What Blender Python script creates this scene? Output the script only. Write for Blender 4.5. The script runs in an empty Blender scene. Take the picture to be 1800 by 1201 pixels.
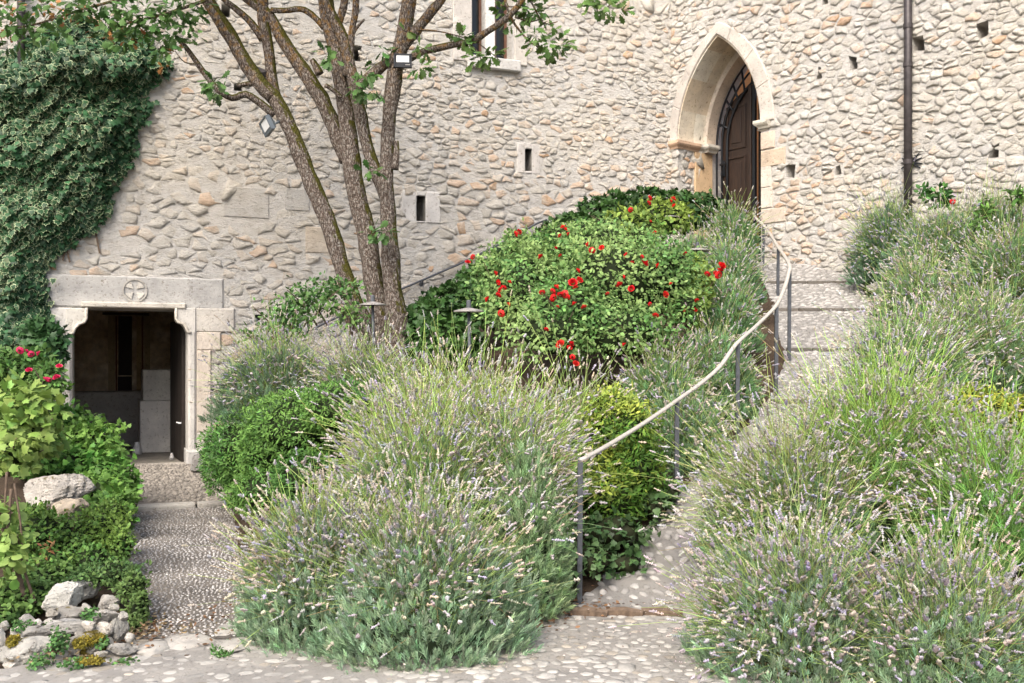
import bpy, bmesh, math, random
import numpy as np
from mathutils import Vector, Matrix, noise as mnoise

# ------------------------------------------------------------------ camera, sky, sun, exposure
SC = bpy.context.scene
COL = SC.collection
FOC, EYE, HOR = 1700.0, 1.6, 630.0        # focal length in photo pixels, eye height, horizon row
cam = bpy.data.cameras.new('camera'); camo = bpy.data.objects.new('camera', cam); COL.objects.link(camo)
camo.location = (0, 0, EYE); camo.rotation_euler = (math.radians(90), 0, 0)
cam.sensor_width = 36; cam.lens = FOC / 1800 * 36; cam.shift_y = (HOR - 600.5) / 1800
cam.clip_start = 0.1; cam.clip_end = 2000
SC.camera = camo

SUN_EL, SUN_AZ = math.radians(47), math.radians(-160)   # azimuth clockwise from +Y: behind the camera, to the left
w = bpy.data.worlds.new('World'); SC.world = w; w.use_nodes = True
wn = w.node_tree
sky = wn.nodes.new('ShaderNodeTexSky'); sky.sky_type = 'NISHITA'; sky.sun_disc = False
sky.sun_elevation = SUN_EL; sky.sun_rotation = SUN_AZ
sky.air_density = 1.0; sky.dust_density = 4.0; sky.ozone_density = 0.7
wn.links.new(sky.outputs[0], wn.nodes['Background'].inputs[0])
wn.nodes['Background'].inputs[1].default_value = 0.13
sun = bpy.data.lights.new('sun', 'SUN'); sun.energy = 1.5; sun.angle = math.radians(38); sun.color = (1.0, 0.955, 0.88)
suno = bpy.data.objects.new('sun', sun); COL.objects.link(suno)
sd = Vector((math.sin(SUN_AZ) * math.cos(SUN_EL), math.cos(SUN_AZ) * math.cos(SUN_EL), math.sin(SUN_EL)))
suno.rotation_euler = (-sd).to_track_quat('-Z', 'Y').to_euler(); suno.location = (-6, -10, 14)
SC.view_settings.view_transform = 'Standard'; SC.view_settings.look = 'None'
SC.view_settings.gamma = 1.0; SC.view_settings.use_curve_mapping = False
SC.view_settings.exposure = 1.43
SC.cycles.max_bounces = 6; SC.cycles.diffuse_bounces = 4; SC.cycles.transmission_bounces = 4
SC.cycles.use_denoising = True

R = np.random.default_rng(11)
random.seed(5)


# ------------------------------------------------------------------ helpers
def at(px, py, Y):
    """the point that stands Y metres ahead of the camera where the photo shows pixel (px, py)"""
    return Vector(((px - 900) / FOC * Y, Y, EYE + (HOR - py) / FOC * Y))


def tag(o, label=None, cat=None, group=None, kind=None):
    if label: o['label'] = label
    if cat: o['category'] = cat
    if group: o['group'] = group
    if kind: o['kind'] = kind
    return o


def empty(name, loc=(0, 0, 0)):
    o = bpy.data.objects.new(name, None); o.location = loc; COL.objects.link(o); o.empty_display_size = .1
    return o


def link(name, me, parent=None, mat=None):
    o = bpy.data.objects.new(name, me); COL.objects.link(o)
    if mat is not None: me.materials.append(mat)
    if parent is not None:
        o.parent = parent
        o.matrix_parent_inverse = Matrix.Translation(-parent.location)
    return o


def np_mesh(name, V, F, mat, parent=None, col=None, smooth=False):
    """one mesh object out of numpy arrays of vertices and triangles (world coordinates)"""
    me = bpy.data.meshes.new(name)
    V = np.asarray(V, dtype=np.float32).reshape(-1, 3); F = np.asarray(F, dtype=np.int32).reshape(-1, 3)
    me.vertices.add(len(V)); me.vertices.foreach_set('co', V.ravel())
    me.loops.add(F.size); me.loops.foreach_set('vertex_index', F.ravel())
    me.polygons.add(len(F)); me.polygons.foreach_set('loop_start', np.arange(0, F.size, 3, dtype=np.int32))
    if smooth: me.polygons.foreach_set('use_smooth', np.ones(len(F), dtype=bool))
    me.update(calc_edges=True)
    if col is not None:
        c = np.ones((len(V), 4), dtype=np.float32); c[:, :3] = col
        a = me.color_attributes.new('tint', 'FLOAT_COLOR', 'POINT'); a.data.foreach_set('color', c.ravel())
    return link(name, me, parent, mat)


class MB:
    """collects simple solids and links them as one mesh object"""
    def __init__(s): s.v = []; s.f = []; s.c = []
    def add(s, V, F, c=(1, 1, 1)):
        n = len(s.v); s.v += [tuple(p) for p in V]; s.f += [tuple(i + n for i in f) for f in F]; s.c += [tuple(c)] * len(V)
    def box(s, c, sx, sy, sz, ax=None, col=(1, 1, 1), bev=0.0):
        """box about centre c; ax = three axes"""
        ax = ax or (Vector((1, 0, 0)), Vector((0, 1, 0)), Vector((0, 0, 1)))
        c = Vector(c)
        if bev <= 0:
            P = [c + ax[0] * sx / 2 * i + ax[1] * sy / 2 * j + ax[2] * sz / 2 * k for k in (-1, 1) for j in (-1, 1) for i in (-1, 1)]
            s.add(P, [(0, 2, 3, 1), (4, 5, 7, 6), (0, 1, 5, 4), (2, 6, 7, 3), (0, 4, 6, 2), (1, 3, 7, 5)], col)
        else:
            bm = bmesh.new(); bmesh.ops.create_cube(bm, size=1)
            for q in bm.verts: q.co = Vector((q.co.x * sx, q.co.y * sy, q.co.z * sz))
            bmesh.ops.bevel(bm, geom=bm.edges[:], offset=bev, segments=2, profile=.6, affect='EDGES')
            bm.verts.index_update()
            s.add([c + ax[0] * q.co.x + ax[1] * q.co.y + ax[2] * q.co.z for q in bm.verts], [[q.index for q in f.verts] for f in bm.faces], col)
            bm.free()
    def tube(s, pts, rad, n=8, col=(1, 1, 1), flat=1.0):
        pts = [Vector(p) for p in pts]; rad = rad if hasattr(rad, '__len__') else [rad] * len(pts)
        V, F = [], []; up = Vector((0, 0, 1)); prev = None
        for i, p in enumerate(pts):
            t = (pts[min(i + 1, len(pts) - 1)] - pts[max(i - 1, 0)]).normalized()
            if prev is None:
                a = t.cross(up if abs(t.z) < .9 else Vector((1, 0, 0))).normalized()
            else:
                a = (prev - t * prev.dot(t)).normalized()
            prev = a; b = a.cross(t)
            for k in range(n):
                th = 2 * math.pi * (k + .5) / n
                V.append(p + a * math.cos(th) * rad[i] + b * math.sin(th) * rad[i] * flat)
        for i in range(len(pts) - 1):
            for k in range(n):
                F.append((i * n + k, i * n + (k + 1) % n, (i + 1) * n + (k + 1) % n, (i + 1) * n + k))
        F.append(tuple(range(n - 1, -1, -1))); F.append(tuple((len(pts) - 1) * n + k for k in range(n)))
        s.add(V, F, col)
    def lathe(s, c, prof, n=16, axis=Vector((0, 0, 1)), col=(1, 1, 1)):
        c = Vector(c); q = Vector((0, 0, 1)).rotation_difference(axis)
        V, F = [], []
        for r, h in prof:
            for k in range(n):
                th = 2 * math.pi * k / n
                V.append(c + q @ Vector((r * math.cos(th), r * math.sin(th), h)))
        for i in range(len(prof) - 1):
            for k in range(n):
                F.append((i * n + k, i * n + (k + 1) % n, (i + 1) * n + (k + 1) % n, (i + 1) * n + k))
        F.append(tuple(range(n - 1, -1, -1))); F.append(tuple((len(prof) - 1) * n + k for k in range(n)))
        s.add(V, F, col)
    def build(s, name, mat, parent=None, smooth=False):
        me = bpy.data.meshes.new(name); me.from_pydata(s.v, [], s.f); me.update()
        a = me.color_attributes.new('tint', 'FLOAT_COLOR', 'POINT')
        a.data.foreach_set('color', np.array([(c[0], c[1], c[2], 1) for c in s.c], dtype=np.float32).ravel())
        if smooth:
            me.polygons.foreach_set('use_smooth', np.ones(len(me.polygons), dtype=bool))
        return link(name, me, parent, mat)


def unit(a): return a / np.maximum(np.linalg.norm(a, axis=-1, keepdims=True), 1e-9)


def frames(d, nrm=None):
    """rows x, y, z: z = growth direction d, y as near as can be to nrm (random if None)"""
    d = unit(d)
    if nrm is None: nrm = R.normal(size=d.shape)
    y = unit(nrm - d * (nrm * d).sum(1, keepdims=True)); x = np.cross(y, d)
    return np.stack([x, y, d], 1)


def inst(T, F, Rm, pos, s, tint, tc=None):
    """n copies of a small template (m verts) as merged arrays"""
    n, m = len(pos), len(T)
    s = np.asarray(s, dtype=np.float32)
    s = s.reshape(n, 1, -1) if s.ndim > 1 else s.reshape(n, 1, 1)
    V = pos[:, None, :] + np.einsum('nmk,nkj->nmj', T[None] * s, Rm)
    G = (F[None] + (np.arange(n) * m)[:, None, None]).reshape(-1, 3)
    C = np.repeat(tint[:, None, :], m, 1)
    if tc is not None: C = C * tc[None] if tc.ndim == 2 else C
    return V.reshape(-1, 3), G, C.reshape(-1, 3)


def merge(parts):
    V, F, C = [], [], []; n = 0
    for v, f, c in parts:
        V.append(v); F.append(f + n); C.append(c); n += len(v)
    return np.concatenate(V), np.concatenate(F), np.concatenate(C)


def wob(p, f, seed=0):
    """cheap smooth noise in about -1..1"""
    r = np.random.default_rng(seed); o = 0
    for k in range(5):
        a = r.normal(size=3) * f * (1 + .5 * k); o = o + np.sin(p @ a + r.uniform(0, 6.28)) / (1 + .35 * k)
    return o / 2.6


# ------------------------------------------------------------------ materials
def new_mat(name):
    m = bpy.data.materials.new(name); m.use_nodes = True
    return m, m.node_tree, m.node_tree.nodes['Principled BSDF']


def nz(nt, scale, detail=6, rough=.6, vec=None, kind='ShaderNodeTexNoise'):
    n = nt.nodes.new(kind); n.inputs['Scale'].default_value = scale
    if kind == 'ShaderNodeTexNoise':
        n.inputs['Detail'].default_value = detail; n.inputs['Roughness'].default_value = rough
    if vec is None:
        vec = nt.nodes.new('ShaderNodeNewGeometry').outputs['Position']
    nt.links.new(vec, n.inputs['Vector'])
    return n


def ramp(nt, fac, stops):
    r = nt.nodes.new('ShaderNodeValToRGB'); e = r.color_ramp.elements
    e[0].position, e[0].color = stops[0][0], (*stops[0][1], 1)
    e[1].position, e[1].color = stops[-1][0], (*stops[-1][1], 1)
    for p, c in stops[1:-1]:
        q = e.new(p); q.color = (*c, 1)
    nt.links.new(fac, r.inputs[0]); return r.outputs[0]


def mixc(nt, a, b, fac, mode='MIX'):
    m = nt.nodes.new('ShaderNodeMix'); m.data_type = 'RGBA'; m.blend_type = mode
    for s, v in ((m.inputs['Factor'], fac), (m.inputs['A'], a), (m.inputs['B'], b)):
        if isinstance(v, (int, float)): s.default_value = v
        elif isinstance(v, tuple): s.default_value = (*v, 1)
        else: nt.links.new(v, s)
    return m.outputs['Result']


def bump(nt, bs, hs, dist=.02, strength=1.0):
    prev = None
    for h, d in hs:
        b = nt.nodes.new('ShaderNodeBump'); b.inputs['Strength'].default_value = strength; b.inputs['Distance'].default_value = d
        nt.links.new(h, b.inputs['Height'])
        if prev: nt.links.new(prev, b.inputs['Normal'])
        prev = b.outputs[0]
    nt.links.new(prev, bs.inputs['Normal'])


def tint(nt):
    a = nt.nodes.new('ShaderNodeAttribute'); a.attribute_name = 'tint'; return a.outputs['Color']


def m_leaf(name, trans=.22, rough=.5, spec=.2):
    m, nt, bs = new_mat(name)
    n = nz(nt, 9, 3)
    c = mixc(nt, tint(nt), ramp(nt, n.outputs['Fac'], [(.3, (.75, .8, .7)), (.7, (1.2, 1.15, 1.1))]), 1.0, 'MULTIPLY')
    nt.links.new(c, bs.inputs['Base Color']); bs.inputs['Roughness'].default_value = rough
    bs.inputs['Specular IOR Level'].default_value = spec
    tr = nt.nodes.new('ShaderNodeBsdfTranslucent'); nt.links.new(c, tr.inputs[0])
    mx = nt.nodes.new('ShaderNodeMixShader'); mx.inputs[0].default_value = trans
    nt.links.new(bs.outputs[0], mx.inputs[1]); nt.links.new(tr.outputs[0], mx.inputs[2])
    nt.links.new(mx.outputs[0], nt.nodes['Material Output'].inputs[0]); return m


def m_stone(name, base=None, lo=.8, hi=1.15, sc=(4, 30, 130), bumps=(.02, .008), rough=.9, spots=.5, spotcol=(.5, .46, .4)):
    """rock: tint attribute (or base) times blotches, lichen spots and pits, with bump"""
    m, nt, bs = new_mat(name)
    src = tint(nt) if base is None else base
    a = nz(nt, sc[0], 5); b = nz(nt, sc[1], 8, .7); c = nz(nt, sc[2], 4, .7)
    col = mixc(nt, src, ramp(nt, a.outputs['Fac'], [(.3, (lo, lo, lo)), (.7, (hi, hi, hi * .98))]), 1.0, 'MULTIPLY')
    col = mixc(nt, col, ramp(nt, b.outputs['Fac'], [(.35, spotcol), (.44, (1, 1, 1)), (.62, (1, 1, 1)), (.75, (1.14, 1.12, 1.08))]), spots, 'MULTIPLY')
    nt.links.new(col, bs.inputs['Base Color']); bs.inputs['Roughness'].default_value = rough
    bs.inputs['Specular IOR Level'].default_value = .15
    bump(nt, bs, [(b.outputs['Fac'], bumps[0]), (c.outputs['Fac'], bumps[1])])
    return m


def m_plain(name, col, rough=.6, metal=0.0, var=.25, sc=20, bd=.003):
    m, nt, bs = new_mat(name)
    n = nz(nt, sc, 6)
    c = mixc(nt, col, ramp(nt, n.outputs['Fac'], [(.3, (1 - var,) * 3), (.7, (1 + var,) * 3)]), 1.0, 'MULTIPLY')
    nt.links.new(c, bs.inputs['Base Color']); bs.inputs['Roughness'].default_value = rough; bs.inputs['Metallic'].default_value = metal
    bs.inputs['Specular IOR Level'].default_value = .3
    bump(nt, bs, [(n.outputs['Fac'], bd)]); return m


M = {}
def m_wall(name, base=None):
    """rubble and lime mortar share one rough skin: fine chips, pits with ledge shade painted in, and soft stains"""
    m, nt, bs = new_mat(name)
    g = nt.nodes.new('ShaderNodeNewGeometry').outputs['Position']
    mp = nt.nodes.new('ShaderNodeMapping'); mp.inputs['Scale'].default_value = (1, 1, 1.9); nt.links.new(g, mp.inputs[0])
    a = nz(nt, .55, 5); b = nz(nt, 17, 9, .68, mp.outputs[0]); c = nz(nt, 55, 6, .7, mp.outputs[0]); d = nz(nt, 6, 5, .6, mp.outputs[0])
    col = mixc(nt, tint(nt) if base is None else base, ramp(nt, a.outputs['Fac'], [(.3, (.93, .94, .96)), (.5, (1, 1, 1)), (.7, (1.05, 1.02, .97))]), 1.0, 'MULTIPLY')
    col = mixc(nt, col, ramp(nt, b.outputs['Fac'], [(.33, (.62, .57, .51)), (.41, (1, 1, 1)), (.6, (1, 1, 1)), (.74, (1.1, 1.09, 1.06))]), .85, 'MULTIPLY')  # dark level flecks: small shadows under ledges, put into the colour
    col = mixc(nt, col, ramp(nt, d.outputs['Fac'], [(.36, (.84, .82, .79)), (.55, (1, 1, 1))]), .7, 'MULTIPLY')
    nt.links.new(col, bs.inputs['Base Color']); bs.inputs['Roughness'].default_value = .95; bs.inputs['Specular IOR Level'].default_value = .1
    bump(nt, bs, [(d.outputs['Fac'], .03), (b.outputs['Fac'], .05), (c.outputs['Fac'], .02)])
    return m


M['rubble'] = m_wall('rubble_limestone')
M['mortar'] = m_wall('lime_mortar', (.665, .638, .595))
M['dressed'] = m_stone('dressed_limestone', bumps=(.016, .007), spots=.85, sc=(3.5, 24, 110), lo=.76, hi=1.14)
M['rock'] = m_stone('weathered_rock', bumps=(.09, .02), spots=1.0, sc=(9, 26, 120), spotcol=(.3, .28, .25))
M['cobble'] = m_stone('river_cobble', bumps=(.004, .003), spots=.35, sc=(9, 60, 220))
M['paving_mortar'] = m_stone('paving_mortar', (.315, .295, .27), lo=.75, hi=1.15, sc=(2.5, 30, 150), bumps=(.014, .006), spots=.6)
M['ramp_mortar'] = m_stone('ramp_mortar', (.25, .238, .225), lo=.8, hi=1.12, sc=(2.5, 30, 150), bumps=(.014, .006), spots=.6)
M['gravel_bed'] = m_stone('gravel_bed', (.235, .21, .185), lo=.55, hi=1.25, sc=(2.2, 50, 170), bumps=(.02, .012), spots=.7)
M['soil'] = m_stone('garden_soil', (.085, .06, .042), lo=.6, hi=1.3, sc=(3, 30, 100), bumps=(.04, .012), spots=.6)
M['leaf'] = m_leaf('broad_leaf', .25, .55, .22)
M['ivy'] = m_leaf('ivy_leaf', .14, .5, .28)
M['lav_leaf'] = m_leaf('lavender_leaf', .25, .7, .15)
M['lav_stem'] = m_leaf('lavender_stem', .25, .7, .15)
M['petal'] = m_leaf('petal', .2, .5, .3)
M['twig'] = m_plain('twig_bark', (.12, .085, .06), .85, var=.4, sc=30, bd=.004)
M['iron'] = m_plain('painted_iron', (.075, .08, .09), .55, .2, var=.25, sc=25, bd=.002)
M['rail'] = m_plain('worn_handrail', (.40, .37, .33), .55, .15, var=.2, sc=30, bd=.002)
M['black_metal'] = m_plain('black_metal', (.02, .022, .026), .45, .3, var=.2)
M['grey_metal'] = m_plain('grey_metal', (.13, .15, .165), .5, .3, var=.15)
M['pipe'] = m_plain('brown_pipe', (.05, .043, .043), .45, .3, var=.3, sc=12)
M['disk'] = m_plain('zinc_disk', (.34, .32, .30), .5, .4, var=.3, sc=15)
M['lamp_glass'] = m_plain('lamp_glass', (.75, .76, .76), .15, 0, var=.05)
M['glass'] = m_plain('window_glass', (.018, .02, .022), .06, 0, var=.1, bd=.0004)
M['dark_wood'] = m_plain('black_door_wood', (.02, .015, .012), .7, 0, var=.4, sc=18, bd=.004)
M['brown_wood'] = m_plain('painted_frame', (.13, .065, .042), .6, 0, var=.3, sc=22, bd=.003)


def wood_mat():
    m, nt, bs = new_mat('old_walnut_door')
    g = nt.nodes.new('ShaderNodeNewGeometry').outputs['Position']
    mp = nt.nodes.new('ShaderNodeMapping'); mp.inputs['Scale'].default_value = (1, 1, .08); nt.links.new(g, mp.inputs[0])
    n = nz(nt, 60, 6, .6, mp.outputs[0])
    c = ramp(nt, n.outputs['Fac'], [(.3, (.012, .006, .004)), (.5, (.024, .012, .007)), (.72, (.042, .021, .012))])
    nt.links.new(c, bs.inputs['Base Color']); bs.inputs['Roughness'].default_value = .5
    bump(nt, bs, [(n.outputs['Fac'], .004)]); return m


M['door_wood'] = wood_mat()


def bark_mat():
    m, nt, bs = new_mat('oak_bark')
    g = nt.nodes.new('ShaderNodeNewGeometry')
    mp = nt.nodes.new('ShaderNodeMapping'); mp.inputs['Scale'].default_value = (1, 1, .28); nt.links.new(g.outputs['Position'], mp.inputs[0])
    v = nt.nodes.new('ShaderNodeTexVoronoi'); v.feature = 'DISTANCE_TO_EDGE'; v.inputs['Scale'].default_value = 46
    wp = nz(nt, 12, 4); va = nt.nodes.new('ShaderNodeVectorMath'); va.operation = 'MULTIPLY_ADD'
    nt.links.new(wp.outputs['Color'], va.inputs[0]); va.inputs[1].default_value = (.05, .05, .05); nt.links.new(mp.outputs[0], va.inputs[2])
    nt.links.new(va.outputs[0], v.inputs['Vector'])
    n = nz(nt, 40, 8, .7); big = nz(nt, 5, 4)
    c = ramp(nt, v.outputs['Distance'], [(.0, (.04, .03, .024)), (.10, (.13, .10, .083)), (.3, (.27, .235, .205))])
    c = mixc(nt, c, ramp(nt, n.outputs['Fac'], [(.3, (.6, .6, .6)), (.7, (1.3, 1.28, 1.25))]), .8, 'MULTIPLY')
    # grey and ochre lichen
    c = mixc(nt, c, (.40, .38, .34), ramp(nt, nz(nt, 34, 6).outputs['Fac'], [(.54, (0, 0, 0)), (.68, (.7, .7, .7))]))
    hsep = nt.nodes.new('ShaderNodeSeparateXYZ'); nt.links.new(g.outputs['Position'], hsep.inputs[0])
    hi = nt.nodes.new('ShaderNodeMapRange'); hi.inputs[1].default_value = 4.4; hi.inputs[2].default_value = 5.4; nt.links.new(hsep.outputs['Z'], hi.inputs[0])
    och = ramp(nt, nz(nt, 17, 6).outputs['Fac'], [(.5, (0, 0, 0)), (.62, (.75, .75, .75))])
    c = mixc(nt, c, (.25, .13, .025), mixc(nt, (0, 0, 0), och, hi.outputs[0]))
    # moss where the bark faces up and to the right
    nrm = nt.nodes.new('ShaderNodeSeparateXYZ'); nt.links.new(g.outputs['True Normal'], nrm.inputs[0])
    ad = nt.nodes.new('ShaderNodeMath'); ad.operation = 'MULTIPLY_ADD'; nt.links.new(nrm.outputs['Z'], ad.inputs[0]); ad.inputs[1].default_value = 1.0
    mm = nt.nodes.new('ShaderNodeMath'); mm.operation = 'MULTIPLY'; nt.links.new(nrm.outputs['X'], mm.inputs[0]); mm.inputs[1].default_value = .42
    nt.links.new(mm.outputs[0], ad.inputs[2])
    ml = nt.nodes.new('ShaderNodeMath'); ml.operation = 'MULTIPLY_ADD'; nt.links.new(big.outputs['Fac'], ml.inputs[0]); ml.inputs[1].default_value = 1.5; ml.inputs[2].default_value = -.72
    sm = nt.nodes.new('ShaderNodeMath'); sm.operation = 'ADD'; nt.links.new(ad.outputs[0], sm.inputs[0]); nt.links.new(ml.outputs[0], sm.inputs[1])
    c = mixc(nt, c, mixc(nt, (.035, .045, .006), (.10, .085, .012), n.outputs['Fac']), ramp(nt, sm.outputs[0], [(.40, (0, 0, 0)), (.56, (.92, .92, .92))]))
    nt.links.new(c, bs.inputs['Base Color']); bs.inputs['Roughness'].default_value = .95; bs.inputs['Specular IOR Level'].default_value = .1
    bump(nt, bs, [(v.outputs['Distance'], .035), (n.outputs['Fac'], .012)]); return m


M['bark'] = bark_mat()


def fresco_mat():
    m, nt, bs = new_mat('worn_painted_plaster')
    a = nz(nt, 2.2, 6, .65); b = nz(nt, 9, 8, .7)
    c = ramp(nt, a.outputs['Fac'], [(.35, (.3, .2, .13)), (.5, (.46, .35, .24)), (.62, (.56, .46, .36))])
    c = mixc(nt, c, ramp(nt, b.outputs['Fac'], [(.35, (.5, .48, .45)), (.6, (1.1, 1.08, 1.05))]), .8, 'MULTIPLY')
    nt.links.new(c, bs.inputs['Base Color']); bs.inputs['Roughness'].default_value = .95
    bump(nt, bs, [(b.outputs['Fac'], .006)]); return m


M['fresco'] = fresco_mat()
M['vault'] = m_stone('orange_vault_plaster', (.62, .30, .12), bumps=(.006, .003), spots=.4)


# ------------------------------------------------------------------ the two castle walls
class Wall:
    def __init__(s, p0, d, n):
        s.p0, s.u, s.n = Vector((p0[0], p0[1], 0)), Vector((d[0], d[1], 0)).normalized(), Vector((n[0], n[1], 0)).normalized()
    def p(s, a, z, off=0.0):
        q = s.p0 + s.u * a + s.n * off; return Vector((q.x, q.y, z))
    def loc(s, px, py, off=0.0):
        """local (along, height) where the photo's pixel meets the wall"""
        k = (px - 900) / FOC; o = s.p0 + s.n * off
        a = (k * o.y - o.x) / (s.u.x - k * s.u.y); Y = o.y + s.u.y * a
        return a, EYE + (HOR - py) / FOC * Y
    def rect(s, x0, y0, x1, y1):
        a0, _ = s.loc(x0, 0); a1, _ = s.loc(x1, 0)
        xm = (x0 + x1) / 2
        return a0, s.loc(xm, y1)[1], a1, s.loc(xm, y0)[1]


WL = Wall((-5.04, 12.75), (4100, 1700), (1700, -4100))
_k = (1180 - 900) / FOC
_a = WL.loc(1180, 0)[0]
_c = WL.p(_a, 0)
WR = Wall((_c.x, _c.y), (1340, -1700), (-1700, -1340))
CORNER_A = _a


def extrude_cut(W, poly, d0, d1):
    """closed prism over the local polygon, from offset d0 to d1, as a temporary object for a boolean cut"""
    me = bpy.data.meshes.new('cutter'); n = len(poly)
    V = [W.p(a, z, d0) for a, z in poly] + [W.p(a, z, d1) for a, z in poly]
    F = [tuple(range(n)), tuple(range(2 * n - 1, n - 1, -1))] + [(i, i + n, (i + 1) % n + n, (i + 1) % n) for i in range(n)]
    me.from_pydata(V, [], F)
    bm = bmesh.new(); bm.from_mesh(me); bmesh.ops.recalc_face_normals(bm, faces=bm.faces); bm.to_mesh(me); bm.free()
    o = bpy.data.objects.new('cutter', me); COL.objects.link(o); return o


def solid_wall(W, a0, a1, z0, z1, thick, cuts, parent, name='mortar_face'):
    mb = MB(); c = W.p((a0 + a1) / 2, (z0 + z1) / 2, -thick / 2)
    mb.box(c, a1 - a0, thick, z1 - z0, (W.u, W.n, Vector((0, 0, 1))))
    o = mb.build(name, M['mortar'], parent)
    bm = bmesh.new(); bm.from_mesh(o.data); bmesh.ops.recalc_face_normals(bm, faces=bm.faces); bm.to_mesh(o.data); bm.free()
    cs = [extrude_cut(W, poly, .3, -d) for poly, d in cuts]
    for k in cs:
        b = o.modifiers.new('cut', 'BOOLEAN'); b.operation = 'DIFFERENCE'; b.object = k; b.solver = 'EXACT'
    bpy.context.view_layer.update()
    dg = bpy.context.evaluated_depsgraph_get()
    me = bpy.data.meshes.new_from_object(o.evaluated_get(dg))
    o.modifiers.clear(); o.data = me
    if not me.materials: me.materials.append(M['mortar'])
    for k in cs: bpy.data.objects.remove(k)
    return o


def rpoly(r): return [(r[0], r[1]), (r[2], r[1]), (r[2], r[3]), (r[0], r[3])]


def clip(poly, nx, nz_, c):
    """keep the part with nx*x + nz*z <= c"""
    out = []
    for i in range(len(poly)):
        p, q = poly[i], poly[(i + 1) % len(poly)]
        dp, dq = nx * p[0] + nz_ * p[1] - c, nx * q[0] + nz_ * q[1] - c
        if dp <= 0: out.append(p)
        if dp * dq < 0:
            t = dp / (dp - dq); out.append((p[0] + (q[0] - p[0]) * t, p[1] + (q[1] - p[1]) * t))
    return out


def area(p): return abs(sum(p[i][0] * p[(i + 1) % len(p)][1] - p[(i + 1) % len(p)][0] * p[i][1] for i in range(len(p)))) / 2


def edges_out(poly):
    """outward half-planes of a convex polygon"""
    A = sum(poly[i][0] * poly[(i + 1) % len(poly)][1] - poly[(i + 1) % len(poly)][0] * poly[i][1] for i in range(len(poly)))
    if A < 0: poly = poly[::-1]
    E = []
    for i in range(len(poly)):
        p, q = poly[i], poly[(i + 1) % len(poly)]
        nx, nz_ = q[1] - p[1], -(q[0] - p[0]); l = math.hypot(nx, nz_) or 1
        nx /= l; nz_ /= l; E.append((nx, nz_, nx * p[0] + nz_ * p[1]))
    return E


def rubble_cells(a0, a1, z0, z1, size, forbid, seed, asp=1.55):
    """irregular rubble laid in rough courses: Voronoi cells of jittered course seeds"""
    rnd = random.Random(seed); seeds = []
    z = z0
    while z < z1:
        h = size(0, z) * rnd.choice((.6, .8, .9, 1.0, 1.1, 1.45))
        a = a0 + rnd.uniform(-.2, 0)
        while a < a1:
            wd = size(a, z) * asp * rnd.choice((.6, .75, .9, 1.0, 1.2, 1.6, 1.9)) * rnd.uniform(.85, 1.15)
            seeds.append((a + wd / 2, z + h / 2 + rnd.uniform(-.36, .36) * h))
            if rnd.random() < .3: seeds.append((a + wd * rnd.random(), z + h * rnd.choice((.1, .9))))
            a += wd
        z += h
    FE = [edges_out(p) for p in forbid]
    cell = .6; grid = {}
    for i, (a, z) in enumerate(seeds): grid.setdefault((int(a // cell), int(z // cell)), []).append(i)
    out = []
    for i, (a, z) in enumerate(seeds):
        if any(max(nx * a + nz_ * z - c for nx, nz_, c in E) < .02 for E in FE): continue
        poly = [(a - .5, z - .35), (a + .5, z - .35), (a + .5, z + .35), (a - .5, z + .35)]
        near = []
        for gx in (-1, 0, 1):
            for gz in (-1, 0, 1):
                near += grid.get((int(a // cell) + gx, int(z // cell) + gz), [])
        near = sorted((j for j in near if j != i), key=lambda j: ((seeds[j][0] - a) / asp) ** 2 + (seeds[j][1] - z) ** 2)[:16]
        for j in near:
            b, y = seeds[j]
            # bisector in the stretched metric
            nx, nz_ = (b - a) / asp ** 2, (y - z)
            poly = clip(poly, nx, nz_, nx * (a + b) / 2 + nz_ * (z + y) / 2)
            if len(poly) < 3: break
        if len(poly) < 3: continue
        for E in FE:
            nx, nz_, c = max(E, key=lambda e: e[0] * a + e[1] * z - e[2])
            if min(nx * p[0] + nz_ * p[1] for p in poly) < c + .015:
                if all(any(e[0] * p[0] + e[1] * p[1] > e[2] for e in (ee,)) for ee in E[:0] for p in poly): continue
                poly2 = clip(poly, -nx, -nz_, -(c + .015))
                # only when the cell really reaches the opening
                if any(max(e[0] * p[0] + e[1] * p[1] - e[2] for e in E) < .02 for p in poly) or max(e[0] * a + e[1] * z - e[2] for e in E) < .35:
                    poly = poly2
                    if len(poly) < 3: break
        if len(poly) < 3 or area(poly) < .003: continue
        out.append(poly)
    return out


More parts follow.
